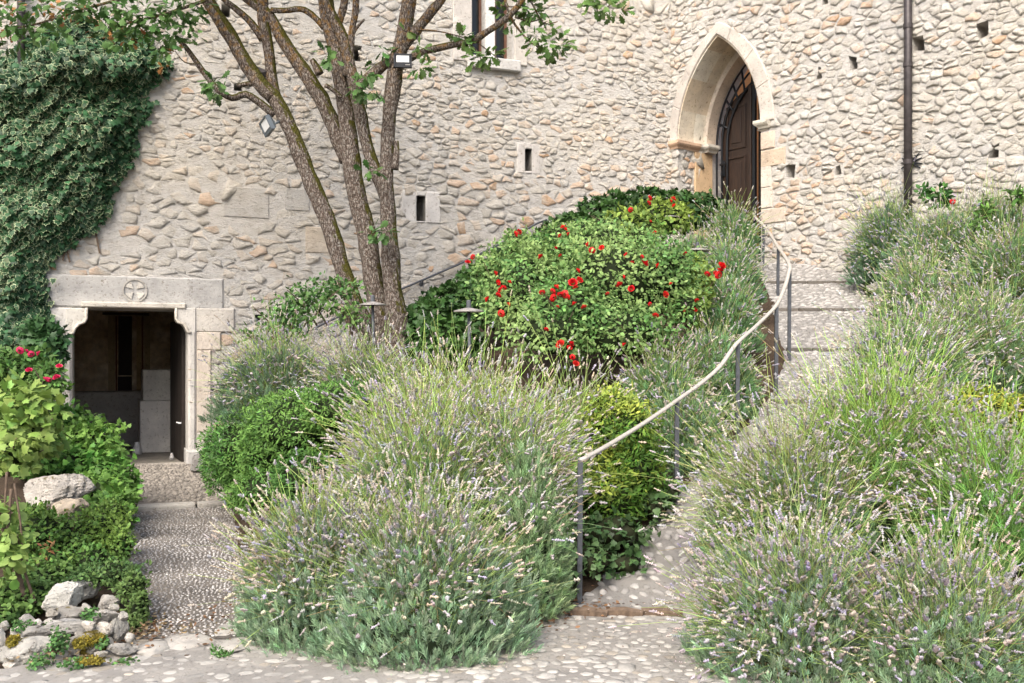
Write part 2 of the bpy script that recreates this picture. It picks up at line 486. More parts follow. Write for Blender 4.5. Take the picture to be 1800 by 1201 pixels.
def stone_geo(W, poly, gap, h, rnd, n=8, off0=0.0):
    """one rubble stone over a local polygon: rounded, uneven, embedded in the mortar"""
    cx = sum(p[0] for p in poly) / len(poly); cz = sum(p[1] for p in poly) / len(poly)
    pts = [p for i, p in enumerate(poly) if math.dist(p, poly[i - 1]) > .018] or list(poly)
    while len(pts) < n:
        i = max(range(len(pts)), key=lambda i: math.dist(pts[i], pts[(i + 1) % len(pts)]))
        p, q = pts[i], pts[(i + 1) % len(pts)]; t = rnd.uniform(.35, .65); l = math.dist(p, q)
        w_ = rnd.uniform(-.10, .02) * l; dx, dz = (q[1] - p[1]) / max(l, 1e-6), -(q[0] - p[0]) / max(l, 1e-6)
        m_ = (p[0] + (q[0] - p[0]) * t, p[1] + (q[1] - p[1]) * t); sg = 1 if (m_[0] - cx) * dx + (m_[1] - cz) * dz > 0 else -1
        pts.insert(i + 1, (m_[0] + dx * w_ * sg, m_[1] + dz * w_ * sg))
    n = len(pts)
    sz = math.sqrt(area(poly)); V = []
    ring = []
    for a, z in pts:
        d = math.hypot(a - cx, z - cz) or 1
        g = min(gap * rnd.uniform(.4, 1.8) + d * rnd.choice((0, .0, .03, .06, .14)), d * .45)
        ring.append((a - (a - cx) / d * g, z - (z - cz) / d * g))
    tl = rnd.uniform(-.4, .4), rnd.uniform(-.5, .15)
    def lift(a, z, k): return off0 + k + (tl[0] * (a - cx) + tl[1] * (z - cz)) * .3
    for a, z in ring: V.append(W.p(a, z, off0 - .012))
    for a, z in ring:
        q = rnd.uniform(.90, 1.0); V.append(W.p(cx + (a - cx) * q, cz + (z - cz) * q, lift(a, z, h * rnd.uniform(.35, 1.0))))
    for a, z in ring:
        q = rnd.uniform(.35, .75); V.append(W.p(cx + (a - cx) * q, cz + (z - cz) * q, lift(a, z, h * rnd.uniform(.6, 1.4))))
    V.append(W.p(cx, cz, off0 + h * rnd.uniform(.85, 1.2)))
    F = []
    for r in (0, 1):
        for k in range(n):
            a, b = r * n + k, r * n + (k + 1) % n
            F += [(a, b, b + n), (a, b + n, a + n)]
    for k in range(n): F.append((2 * n + k, 2 * n + (k + 1) % n, 3 * n))
    return V, F, (cx, cz), sz


def in_view(p, m=30):
    if p.y < .5: return False
    x = 900 + p.x / p.y * FOC; y = HOR - (p.z - EYE) / p.y * FOC
    return -m < x < 1800 + m and -m < y < 1201 + m


def lay_rubble(W, cells, parent, colour, seed, height, gap, skip):
    rnd = random.Random(seed); items = []
    for poly in cells:
        cx = sum(p[0] for p in poly) / len(poly); cz = sum(p[1] for p in poly) / len(poly)
        if rnd.random() < skip(cx, cz): continue
        V, F, c, sz = stone_geo(W, poly, gap(cx, cz) * rnd.uniform(.8, 1.4), height(cx, cz) * rnd.choice((.15, .3, .6, .9, 1.2, 1.6)), rnd)
        p = W.p(c[0], c[1])
        A = np.array([q[:] for q in V]); k = np.clip(.72 + .7 * wob(A, 11, 31) + .5 * wob(A, 30, 32), 0, 1)[:, None]
        items.append((-(sz / p.y) if in_view(p, -5) else 0, V, F, (np.array(colour(cx, cz, rnd)) * k + CREAM * (1 - k)) * (1 + .05 * wob(A, 40, 33)[:, None])))
    items.sort(key=lambda t: t[0])
    for _, V, F, c in items[:290]:
        np_mesh('stone', V, F, M['rubble'], parent, c, False)
    rest = items[290:]
    if rest:
        v, f, c = merge([(np.array(V), np.array(F), q) for _, V, F, q in rest])
        tag(np_mesh('stonework', v, f, M['rubble'], parent, c, False), kind='stuff')


def dressed(W, poly, parent, name='dressed_stone', off=.0, thick=.12, col=(.5, .44, .36), bev=.012, mat='dressed', label=None):
    """a cut stone over a local polygon: bevelled front edge, sides going into the wall"""
    n = len(poly); cx = sum(p[0] for p in poly) / n; cz = sum(p[1] for p in poly) / n
    mb = MB(); V = []
    A = sum(poly[i][0] * poly[(i + 1) % n][1] - poly[(i + 1) % n][0] * poly[i][1] for i in range(n))
    if A < 0: poly = poly[::-1]
    ins = []
    for i in range(n):
        p0, p1, p2 = poly[i - 1], poly[i], poly[(i + 1) % n]
        e1 = Vector((p1[0] - p0[0], p1[1] - p0[1])).normalized(); e2 = Vector((p2[0] - p1[0], p2[1] - p1[1])).normalized()
        nn = Vector((-e1.y, e1.x)) + Vector((-e2.y, e2.x)); l = nn.length or 1
        q = bev / max(.35, l / 2) / l
        ins.append((p1[0] + nn.x * q, p1[1] + nn.y * q))
    V = [W.p(a, z, off - thick) for a, z in poly] + [W.p(a, z, off - bev) for a, z in poly] + [W.p(a, z, off) for a, z in ins]
    F = [tuple(range(2 * n, 3 * n))] + [tuple(range(n - 1, -1, -1))]
    for r in (0, 1):
        for i in range(n): F.append((r * n + i, r * n + (i + 1) % n, (r + 1) * n + (i + 1) % n, (r + 1) * n + i))
    mb.add(V, F, np.array(col) * ((.95, .975, 1.03) if mat == 'dressed' else (1, 1, 1))); o = mb.build(name, M[mat], parent)
    if label: o['label'] = label
    return o


# ---- left wall
wall_l = empty('castle_wall', WL.p(0, 0, 0))
tag(wall_l, 'pale rubble stone castle wall with low doorway, paired window and handrail, behind the tree', 'wall', 'castle walls')
LINT = WL.rect(80, 486, 393, 542)
D_L = WL.rect(126, 541, 331, 826)            # lower doorway opening
WIN = WL.rect(829, -260, 901, 112)
SL1 = WL.rect(732, 345, 748, 389); SL2 = WL.rect(923, 262, 935, 301)
H1 = WL.rect(389, 9, 405, 30); H2 = WL.rect(622, 80, 636, 108); H3 = WL.rect(411, 148, 426, 160); H4 = WL.rect(448, 553, 461, 580)
SUR1 = WL.rect(706, 336, 774, 392); SUR2 = WL.rect(908, 252, 950, 306)
cutsL = [(rpoly(D_L), 2.0), (rpoly(WIN), .6), (rpoly(SL1), .8), (rpoly(SL2), .8), (rpoly(H1), .4), (rpoly(H2), .4), (rpoly(H3), .3), (rpoly(H4), .4)]
solid_wall(WL, -7, CORNER_A + .0, -1.0, 10.5, 1.0, cutsL, wall_l)
BL1 = WL.rect(335, 542, 412, 584); BL2 = WL.rect(345, 584, 388, 616); BL3 = WL.rect(345, 616, 371, 760); BL4 = WL.rect(345, 760, 372, 835)
BR1 = WL.rect(72, 541, 126, 590); BR2 = WL.rect(78, 590, 114, 836)
WSUR_L = WL.rect(796, -260, 829, 108); WSUR_R = WL.rect(904, -260, 926, 116); WSILL = WL.rect(820, 104, 912, 124)
BIG1 = WL.rect(392, 328, 474, 384); BIG2 = WL.rect(500, 330, 545, 372); BIG3 = WL.rect(536, 398, 583, 446); BIG4 = WL.rect(372, 228, 398, 248)
forbL = [rpoly(r) for r in (LINT, D_L, WL.rect(112, 540, 347, 840), (WSUR_L[0], WIN[1], WSUR_R[2], 12), SUR1, SUR2, H1, H2, H3, H4, BL1, BL2, BL3, BL4, BR1, BR2, WSILL, BIG1, BIG2, BIG3)]


CREAM = np.array((.655, .617, .55))


def colL(a, z, rnd):
    t = rnd.random(); warm = .08
    if 4.5 < a < 8.6 and 2.9 < z < 4.8: warm = .38
    if a < 2 and 2.3 < z < 3.8: warm = .22
    if t < warm: return np.array((.70, .54, .41)) if rnd.random() < .7 else np.array((.64, .44, .29))
    if t < warm + .14: return np.array((.58, .56, .52)) * rnd.uniform(.92, 1.04)
    if t < warm + .4: return np.array((.70, .625, .535)) * rnd.uniform(.92, 1.08)
    return CREAM * rnd.uniform(.88, 1.13)


cellsL = rubble_cells(-2.2, CORNER_A - .02, .1, 7.3, lambda a, z: .14 if z < 3.9 else .105, forbL, 3, 1.7)
lay_rubble(WL, cellsL, wall_l, colL, 8, lambda a, z: .006 if (a < 3.4 and z > 3.8) else (.0055 if z < 3.6 else .010), lambda a, z: .004,
           lambda a, z: .14 if z > 4.2 else .08)
dressed(WL, rpoly(LINT), wall_l, 'lintel', .022, .3, (.47, .445, .405), .02)
# carved roundel on the lintel: ring and a cross with flared arms
mcx, mcz = WL.loc(237, 511)
rr = .155
mb = MB(); V = []
NN = 40
for q, o_ in ((rr, .03), (rr, .04), (rr - .018, .04), (rr - .018, .03)):
    for k in range(NN): V.append(WL.p(mcx + q * math.cos(6.2832 * k / NN), mcz + q * math.sin(6.2832 * k / NN), o_))
mb.add(V, [(i * NN + k, i * NN + (k + 1) % NN, (i + 1) * NN + (k + 1) % NN, (i + 1) * NN + k) for i in range(3) for k in range(NN)], (.46, .435, .395))
mb.build('roundel_ring', M['dressed'], wall_l)
mb = MB()
for k in range(4):
    th = k * math.pi / 2 + math.pi / 4
    pts = [(mcx + .03 * math.cos(th), mcz + .03 * math.sin(th))] + [(mcx + (rr - .03) * math.cos(th + e), mcz + (rr - .03) * math.sin(th + e)) for e in (-.42, -.2, 0, .2, .42)]
    V = [WL.p(a, z, .02) for a, z in pts] + [WL.p(a * .97 + .03 * mcx, z * .97 + .03 * mcz, .038) for a, z in pts]
    F = [tuple(range(6, 12))] + [(i, (i + 1) % 6, (i + 1) % 6 + 6, i + 6) for i in range(6)]
    mb.add(V, F, (.57, .54, .49))
mb.build('roundel_cross', M['dressed'], wall_l)
for r, c in ((BL1, (.56, .51, .44)), (BL2, (.58, .50, .41)), (BL3, (.56, .48, .39)), (BL4, (.52, .47, .40)), (BR1, (.62, .58, .52)), (BR2, (.60, .56, .50))):
    dressed(WL, rpoly(r), wall_l, 'jamb_stone', .028 + random.uniform(-.006, .008), .3, c, .015)
for r, c in ((BIG1, (.60, .575, .535)), (BIG2, (.59, .57, .535)), (BIG3, (.66, .585, .49))):
    dressed(WL, rpoly(r), wall_l, 'block', .012, .12, c, .02, mat='rubble')
# moulded frame of the low doorway: jamb mouldings, shouldered corbels, head moulding
JL = WL.rect(113, 580, 127, 830); JR = WL.rect(330, 580, 345, 832)
for r in (JL, JR):
    dressed(WL, rpoly(r), wall_l, 'jamb_moulding', .055, .5, (.55, .51, .45), .03)
HM = WL.rect(143, 532, 326, 542)
dressed(WL, rpoly(HM), wall_l, 'head_moulding', .075, .4, (.54, .49, .41), .014)


def corbel(sgn, x_in, x_out, col):
    L_ = lambda px, py: WL.loc(px, py)
    if sgn > 0: prof = [(x_out, 541.5), (x_in, 541.5), (x_in, 560), (x_in - 3, 566), (x_in - 13, 570), (x_in - 20, 577), (x_in - 23, 585), (x_in - 31, 589), (x_out, 590)]
    else: prof = [(x_out, 541.5), (x_in, 541.5), (x_in, 560), (x_in + 3, 566), (x_in + 12, 569), (x_in + 17, 575), (x_in + 20, 583), (x_in + 26, 586), (x_out, 587)]
    dressed(WL, [L_(*q) for q in prof], wall_l, 'corbel', .05, .5, col, .012)
    # a rounded lip that follows the corbel's inner edge
    m2 = MB(); m2.tube([WL.p(*L_(*q), .055) for q in prof[1:8]], .02, 6, (.6, .55, .48)); m2.build('corbel_lip', M['dressed'], wall_l, True)


corbel(+1, 152, 116, (.57, .53, .46)); corbel(-1, 309, 344, (.56, .52, .46))
# base stone of the right jamb, threshold
dressed(WL, rpoly(WL.rect(326, 790, 352, 828)), wall_l, 'jamb_base', .10, .4, (.5, .47, .42), .03)
# slit surrounds (four slabs each leave the slit open)
for S, O, c in ((SL1, SUR1, (.585, .55, .505)), (SL2, SUR2, (.58, .535, .48))):
    for q in ((O[0], O[1], S[0], O[3]), (S[2], O[1], O[2], O[3]), (S[0], S[3], S[2], O[3]), (S[0], O[1], S[2], S[1])):
        dressed(WL, rpoly(q), wall_l, 'slit_surround', .010 + random.uniform(-.004, .006), .25, np.array(c) * random.uniform(.94, 1.06), .015)
# paired window: surround, mullion, sill, brown frames, dark panes
dressed(WL, rpoly(WSUR_L), wall_l, 'window_surround', .03, .4, (.55, .50, .44), .012)
dressed(WL, rpoly(WSUR_R), wall_l, 'window_surround', .03, .4, (.55, .50, .43), .012)
dressed(WL, rpoly(WSILL), wall_l, 'window_sill', .10, .4, (.58, .55, .50), .015)
dressed(WL, rpoly(WL.rect(856, -260, 873, 112)), wall_l, 'mullion', -.05, .3, (.72, .69, .64), .015)
for x0, x1 in ((829, 856), (873, 901)):
    r = WL.rect(x0, -260, x1, 110); off = -.26; mb = MB()
    for a0, a1 in ((r[0], r[0] + .085), (r[2] - .04, r[2])):
        mb.box(WL.p((a0 + a1) / 2, (r[1] + r[3]) / 2, off), a1 - a0, .05, r[3] - r[1], (WL.u, WL.n, Vector((0, 0, 1))))
    for z in (r[1] + .03, r[1] + 1.5):
        mb.box(WL.p((r[0] + r[2]) / 2, z, off), r[2] - r[0] - .13, .045, .06, (WL.u, WL.n, Vector((0, 0, 1))))
    fr = mb.build('window_frame', M['brown_wood'], wall_l)
    mb = MB(); mb.box(WL.p((r[0] + r[2]) / 2, (r[1] + r[3]) / 2, off - .01), r[2] - r[0], .012, r[3] - r[1], (WL.u, WL.n, Vector((0, 0, 1)))); mb.build('pane', M['glass'], fr)
# iron handrail screwed to the wall along the hidden steps
hr = empty('wall_handrail', WL.p(*WL.loc(660, 540), .1))
tag(hr, 'thin dark iron handrail rising along the left stone wall behind the tree trunk', 'handrail')
hp = [WL.p(*WL.loc(x, y), .09) for x, y in ((372, 680), (392, 668), (480, 612), (580, 563), (705, 508), (800, 467), (880, 428), (940, 394), (957, 388))]
mb = MB(); mb.tube(hp, .017, 8); mb.build('rail', M['iron'], hr, True)
for x, y in ((374, 680), (740, 495), (843, 448), (956, 389), (600, 556)):
    a, z = WL.loc(x, y); mb = MB(); mb.tube([WL.p(a, z, .09), WL.p(a, z - .035, .07), WL.p(a, z - .04, -.01)], .012, 6); mb.lathe(WL.p(a, z - .04, .0), [(.035, 0), (.035, .012)], 10, WL.n)
    mb.build('bracket', M['iron'], hr)

# ---- right wall with the pointed doorway
wall_r = empty('castle_wall', WR.p(2, 0, 0))
tag(wall_r, 'pale rubble stone castle wall holding the pointed arch doorway and the brown downpipe', 'wall', 'castle walls')
aL, zS = WR.loc(1191, 244); aR, _ = WR.loc(1338, 220)
zS = (zS + WR.loc(1338, 222)[1]) / 2
aM = (aL + aR) / 2; AW = aR - aL; zA = WR.loc(1256, 62)[1]
RISE = zA - zS; Z_T = 3.0


def arch_pts(a0, a1, zs, rise, n=14):
    """pointed arch from left spring over the apex to right spring"""
    hw = (a1 - a0) / 2; am = (a0 + a1) / 2
    rad = (hw * hw + rise * rise) / (2 * hw)         # centres on the spring line
    out = []
    th1 = math.atan2(rise, rad - hw)
    cl = a0 + rad
    for k in range(n + 1):
        th = th1 * k / n; out.append((cl - rad * math.cos(th), zs + rad * math.sin(th)))
    cr = a1 - rad
    for k in range(n - 1, -1, -1):
        th = th1 * k / n; out.append((cr + rad * math.cos(th), zs + rad * math.sin(th)))
    return out


inner = arch_pts(aL, aR, zS, RISE)
open_poly = [(aL, Z_T - .5)] + inner + [(aR, Z_T - .5)]
holes = [(1436, 119, 1446, 136), (1493, 99, 1508, 121), (1601, 66, 1624, 90), (1714, 36, 1737, 66), (1379, 291, 1396, 313), (1467, 289, 1479, 307), (1740, 251, 1757, 278), (1446, -4, 1455, 6), (1590, 277, 1608, 291)]
rnd = random.Random(4)
cutsR = [(open_poly, 2.0)]; hp_ = []
for h in holes:
    r = WR.rect(*h); j = lambda: rnd.uniform(-.03, .03)
    pl = [(r[0] + j(), r[1] + j()), (r[2] + j(), r[1] + j()), (r[2] + j(), r[3] + j()), (r[0] + j(), r[3] + j())]
    cutsR.append((pl, .28)); hp_.append(pl)
solid_wall(WR, 0, 13, -1.0, 10.5, 1.15, cutsR, wall_r)
RW = .25
outer = arch_pts(aL - RW * .72, aR + RW, zS, RISE + RW * .74)
JAM = [WR.rect(1338, 232, 1362, 262), WR.rect(1338, 262, 1381, 292), WR.rect(1338, 292, 1356, 330), WR.rect(1338, 330, 1358, 366), WR.rect(1338, 366, 1382, 392)]
JAM = [(aR, max(r[1], 0), r[2], r[3]) for r in JAM]
forbR = [outer[:15] + [(aM, zS - .2)], outer[14:] + [(aM, zS - .2)], [(aL, 0), (aR, 0), (aR, zS + .2), (aL, zS + .2)]] + [rpoly(r) for r in JAM] + hp_


def colR(a, z, rnd):
    t = rnd.random(); warm = .18 if a < 3.6 else .09
    if z < 4.6 and a < 4: warm += .25
    if t < warm: return np.array((.71, .56, .44)) if rnd.random() < .8 else np.array((.64, .44, .30))
    if t < warm + .12: return np.array((.62, .60, .57)) * rnd.uniform(.92, 1.04)
    return np.array((.69, .66, .605)) * rnd.uniform(.88, 1.12)


cellsR = rubble_cells(.0, 7.6, 2.6, 7.6, lambda a, z: .105, forbR, 17, 1.5)
lay_rubble(WR, cellsR, wall_r, colR, 9, lambda a, z: .0145, lambda a, z: .003, lambda a, z: .03)
# voussoirs: left and right rings
VC = [(.62, .565, .50), (.63, .56, .48), (.58, .54, .48), (.64, .585, .51), (.62, .53, .45)]
NV = len(inner)
step = 4
for i in range(0, NV - 1, step):
    j = min(i + step, NV - 1)
    poly = inner[i:j + 1] + outer[i:j + 1][::-1]
    dressed(WR, poly, wall_r, 'voussoir', .03 + random.uniform(-.004, .005), .38, np.array(random.choice(VC)) * random.uniform(.84, .93), .012)
for k, r in enumerate(JAM):
    dressed(WR, rpoly(r), wall_r, 'jamb_stone', .02 + random.uniform(-.004, .005), .6, ((.60, .49, .38), (.57, .45, .33), (.60, .53, .44), (.60, .53, .44), (.57, .48, .38))[k], .012)


# inner orders of the arch: a soffit of cut stones and a narrower ring by the door
def soffit(p_front, p_back, o_front, o_back, col, name, idx):
    mb = MB()
    V = [WR.p(*q, o_front) for q in p_front] + [WR.p(*q, o_back) for q in p_back]
    n = len(p_front)
    cx = sum(q[0] for q in p_front) / n; cz = sum(q[1] for q in p_front) / n
    back = [WR.p(q[0] + (q[0] - aM) * .12, q[1] + .12, o_front) for q in p_front] + [WR.p(q[0] + (q[0] - aM) * .12, q[1] + .12, o_back) for q in p_back]
    F = [(i, i + 1, n + i + 1, n + i) for i in range(n - 1)]
    F += [(2 * n + i, 3 * n + i, 3 * n + i + 1, 2 * n + i + 1) for i in range(n - 1)]
    F += [(0, n, 3 * n, 2 * n), (n - 1, 3 * n - 1, 4 * n - 1, 2 * n - 1), tuple(list(range(n)) + list(range(3 * n - 1, 2 * n - 1, -1))), tuple(list(range(2 * n - 1, n - 1, -1)) + list(range(3 * n, 4 * n)))]
    mb.add(V + back, F, col); return mb.build(name, M['dressed'], wall_r)


IN = .035; D1 = .62; D2 = .84
in0 = arch_pts(aL + .008, aR - .008, zS, RISE - .008)
in1 = arch_pts(aL + .02, aR - .02, zS, RISE - .03)
in2 = arch_pts(aL + .09, aR - .09, zS, RISE - .16)
for k, (o0, o1) in enumerate(((.0, -.36), (-.365, -D1))):
    for i in range(0, NV - 1, step):
        j = min(i + step, NV - 1)
        soffit(in1[i:j + 1], in1[i:j + 1], o0, o1, np.array(((.70, .62, .50), (.68, .57, .43), (.74, .69, .59), (.64, .54, .42))[(i // step + k * 2) % 4]) * random.uniform(.92, 1.05), 'soffit_stone', i)
for i in range(0, NV - 1, 7):
    j = min(i + 7, NV - 1)
    soffit(in2[i:j + 1], in2[i:j + 1], -D1 - .004, -D2, (.60, .50, .41), 'inner_arch_stone', i)
    # front face of the inner ring
    mb = MB(); poly = in2[i:j + 1] + in1[i:j + 1][::-1]
    mb.add([WR.p(*q, -D1 + .004) for q in poly], [tuple(range(len(poly)))], (.62, .55, .48)); mb.build('inner_arch_face', M['dressed'], wall_r)
# imposts (moulded shelf stones at the spring of the arch) and the left jamb below
def impost(a0, a1, o0, o1, name='impost', col=(.62, .58, .52)):
    mb = MB(); prof = ((0, -.13), (.02, -.13), (.035, -.09), (.07, -.06), (.085, -.035), (.085, .0), (0, .0))
    return prof


def shelf(path, outs, zt, parent, cols):
    """moulding run along a plan path (world xy), projecting along outs"""
    prof = ((-.06, -.125), (.02, -.125), (.03, -.10), (.065, -.07), (.08, -.045), (.08, 0), (-.06, 0))
    mb = MB(); V = []; m = len(prof)
    for p, o in zip(path, outs):
        for d, h in prof: V.append(Vector((p.x + o.x * d, p.y + o.y * d, zt + h)))
    F = [(i * m + k, i * m + (k + 1) % m, (i + 1) * m + (k + 1) % m, (i + 1) * m + k) for i in range(len(path) - 1) for k in range(m)]
    F += [tuple(range(m)), tuple(range((len(path) - 1) * m, len(path) * m))[::-1]]
    mb.add(V, F, cols); return mb.build('impost', M['dressed'], parent)


zI = zS + .02
shelf([WR.p(aL - .14, 0, 0), WR.p(aL + .0, 0, 0), WR.p(aL + .0, 0, -D1 + .12)], [WR.n, (WR.n + WR.u), WR.u], zI, wall_r, (.60, .42, .30))
shelf([WR.p(aL + .0, 0, -D1 + .115), WR.p(aL + .0, 0, -D1 - .02), WR.p(aL + .1, 0, -D1 - .02), WR.p(aL + .1, 0, -D2)], [WR.u, (WR.n + WR.u), (WR.n + WR.u), WR.u], zI + .002, wall_r, (.62, .59, .53))
shelf([WR.p(aR - .0, 0, -.5), WR.p(aR - .0, 0, 0.02), WR.p(aR + .17, 0, 0.02)], [-WR.u, (WR.n - WR.u), WR.n], zI, wall_r, (.58, .54, .47))


class Plane:     # the left reveal as a plane of its own
    def __init__(s, p0, u, n): s.p0, s.u, s.n = p0, u, n
    def p(s, a, z, off=0.0):
        q = s.p0 + s.u * a + s.n * off; return Vector((q.x, q.y, z))


RV = Plane(WR.p(aL, 0, 0), -WR.n, WR.u)
for z0, z1, c in ((2.9, 3.75, (.55, .39, .24)), (3.752, 4.35, (.52, .35, .20)), (4.352, zI - .13, (.60, .42, .25))):
    dressed(RV, rpoly((.40, z0, D2, z1)), wall_r, 'jamb_stone', .035, .05, c, .012)
rc = rubble_cells(.02, .39, 2.9, zI - .14, lambda a, z: .13, [rpoly((.4, 2, 2, 7)), rpoly((-1, 2, .02, 7))], 5, 1.2)
rnd = random.Random(77)
vs = [stone_geo(RV, p, .008, .014, rnd) for p in rc]
for V, F, c, sz in vs:
    np_mesh('stone', V, F, M['rubble'], wall_r, np.array([colR(1, 3.5, rnd)] * len(V)), True)

# ---- the arched door, its iron fan frame, the passage behind
dz0 = Z_T
door = empty('arched_door', WR.p(aM, dz0, -D2 - .05))
tag(door, 'dark brown panelled wooden door with rounded top inside the pointed arch', 'door')
Wd = AW - .2; dl = aL + .09 + .07
zax = Vector((0, 0, 1))
dr = dl + Wd * .47                        # the leaf that stands shut covers the left two thirds
leaf_top = lambda a: zS + .22 + math.sqrt(max(0, 1 - ((dr - .03 - a) / (dr - .03 - dl)) ** 2)) * (RISE * .42)
top = [(dl + (dr - dl) * k / 10, leaf_top(dl + (dr - dl) * k / 10)) for k in range(11)]
poly = [(dl, dz0), *top, (dr, dz0)]
o = dressed(WR, poly, door, 'door_leaf', -D2 - .05, .07, (1, 1, 1), .008, 'door_wood')
def frame_panel(a0, a1, z0, z1, arch=False):
    P = WR; f = .035
    mb = MB()
    for q in ((a0, z0, a1, z0 + f), (a0, z1 - f, a1, z1), (a0, z0 + f, a0 + f, z1 - f), (a1 - f, z0 + f, a1, z1 - f)):
        mb.box(P.p((q[0] + q[2]) / 2, (q[1] + q[3]) / 2, -D2 - .045), q[2] - q[0], .03, q[3] - q[1], (P.u, P.n, zax), bev=.006)
    mb.build('panel_moulding', M['door_wood'], door)
    mb = MB(); mb.box(P.p((a0 + a1) / 2, (z0 + z1) / 2, -D2 - .047), a1 - a0 - .2, .02, z1 - z0 - .2, (P.u, P.n, zax), bev=.008); mb.build('panel', M['door_wood'], door)
pw = dr - dl
frame_panel(dl + .13, dr - .16, dz0 + .12, dz0 + .78); frame_panel(dl + .13, dr - .16, dz0 + .92, zI - .22); frame_panel(dl + .13, dr - .16, zI - .1, zI + .62)
mb = MB(); mb.box(WR.p(dr - .045, (dz0 + zS + RISE * .58) / 2, -D2 - .02), .07, .07, zS + RISE * .58 - dz0, (WR.u, WR.n, zax), bev=.01); mb.build('closing_strip', M['door_wood'], door)
mb = MB(); hz = WR.loc(1272, 272)[1]
mb.box(WR.p(dl + .07, hz, -D2 - .03), .07, .02, .26, (WR.u, WR.n, zax), bev=.006)
mb.tube([WR.p(dl + .07, hz + .05, -D2 + .0), WR.p(dl + .07, hz + .05, -D2 + .05), WR.p(dl + .2, hz + .05, -D2 + .06)], .016, 8)
mb.tube([WR.p(dl + .07, hz - .1 + .04 * math.sin(t), -D2 + .01 + .01 * math.cos(t)) for t in (0, 1, 2, 3, 4, 5, 6.28)], .012, 6)
mb.build('door_handle', M['black_metal'], door)
# wrought iron grille between the leaf and the stone arch
gr = empty('iron_fanlight', WR.p(aM, zS + .5, -D2 + .02))
tag(gr, 'black wrought iron fanlight grille of curved bars above the arched door', 'grille')
go = -D2 - .02
arcs = [arch_pts(aL + .09 + q, aR - .09 - q, zS, RISE - .17 - q * 1.9, 12) for q in (.012, .12, .23)]
for k, A in enumerate(arcs):
    mb = MB(); mb.tube([WR.p(*A[0][:1], dz0, go)] + [WR.p(*q, go) for q in A], .018 if k != 2 else .024, 6); mb.build('curved_bar', M['black_metal'], gr, True)
for i in (3, 6, 8, 10, 12, 14, 16):
    mb = MB(); mb.tube([WR.p(*arcs[0][i], go), WR.p(*arcs[2][i], go)], .02, 6); mb.build('spoke', M['black_metal'], gr, True)
for z in (Z_T + .6, Z_T + 1.2, zS - .05, zS + .35):
    mb = MB(); mb.tube([WR.p(aL + .13, z, go), WR.p(dl + .02, z, go)], .014, 6); mb.build('short_bar', M['black_metal'], gr, True)
mb = MB(); mb.box(WR.p(dr + .03, (dz0 + zA) / 2 - .12, go), .05, .05, zA - dz0 - .5, (WR.u, WR.n, zax)); mb.build('upright_bar', M['black_metal'], gr)
mb = MB(); mb.box(WR.p((dr + aR) / 2 + .02, (dz0 + zS + .7) / 2, -D2 - .16), aR - dr, .06, zS + .7 - dz0, (WR.u, WR.n, zax), bev=.008); mb.build('door_leaf', M['dark_wood'], door)['label'] = 'black panel added for the shaded gap right of the door'  # added panel, its black stands for the shade in the gap
# passage behind: an orange plastered wall and vault, its unseen right side left open to let daylight in
def quad(W, a, b, c, d): return [W.p(*a), W.p(*b), W.p(*c), W.p(*d)]
pa0, pa1, pd = aL - .05, aR + 1.0, -6.0
mb = MB()
mb.add(quad(WR, (pa0, 2, -1.15), (pa0, 7.5, -1.15), (pa0, 7.5, pd), (pa0, 2, pd)), [(0, 1, 2, 3)])
mb.add(quad(WR, (pa0, 2, pd), (pa1 + 3, 2, pd), (pa1 + 3, 7.5, pd), (pa0, 7.5, pd)), [(0, 1, 2, 3)])
tag(mb.build('passage_wall', M['vault']), kind='structure')
mb = MB(); mb.box(WR.p((pa0 + pa1) / 2 + 1, Z_T - .06, (pd - .6) / 2 + .2), pa1 - pa0 + 4, abs(pd) - .2, .1, (WR.u, WR.n, zax))
tag(mb.build('passage_floor', M['paving_mortar']), kind='structure')

# ---- room behind the low doorway
room_z = .15
mb = MB(); a0, a1, dd, zc = D_L[0] - .9, D_L[2] + .9, -3.9, 2.75
for q in (((a0, room_z, -1), (a0, zc, -1), (a0, zc, dd), (a0, room_z, dd)), ((a1, room_z, -1), (a1, zc, -1), (a1, zc, dd), (a1, room_z, dd)),
          ((a0, room_z, dd), (a1, room_z, dd), (a1, zc, dd), (a0, zc, dd)), ((a0, zc, -1), (a1, zc, -1), (a1, zc, dd), (a0, zc, dd))):
    mb.add(quad(WL, *q), [(0, 1, 2, 3)])
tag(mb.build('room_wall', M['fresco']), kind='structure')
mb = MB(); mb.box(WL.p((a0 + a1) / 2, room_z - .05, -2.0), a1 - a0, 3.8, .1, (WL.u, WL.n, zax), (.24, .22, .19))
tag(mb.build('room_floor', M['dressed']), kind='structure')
# painted architectural bands left on the back wall
mb = MB()
for px0, px1, y0, y1, c in ((190, 202, 556, 690, (.34, .25, .15)), (203, 206, 556, 690, (.12, .04, .02)), (208, 232, 556, 660, (.045, .035, .03)), (240, 248, 556, 700, (.36, .25, .13)), (249, 252, 556, 700, (.14, .05, .02)), (254, 264, 556, 690, (.30, .22, .13)), (207, 232, 662, 690, (.04, .03, .028)), (180, 262, 549, 555, (.08, .05, .03))):
    r0 = WL.loc(px0, y0, dd + .02); r1 = WL.loc(px1, y1, dd + .02)
    mb.add(quad(WL, (r0[0], r1[1], dd + .012), (r1[0], r1[1], dd + .012), (r1[0], r0[1], dd + .012), (r0[0], r0[1], dd + .012)), [(0, 1, 2, 3)], c)
tag(mb.build('wall_painting', M['dressed']), 'faded painted columns on the dark back wall seen through the low doorway', 'wall painting')
bench = empty('stone_bench', WL.p(.9, room_z, -2.6))
tag(bench, 'pale plastered masonry block of two steps inside the dark low doorway', 'masonry block')
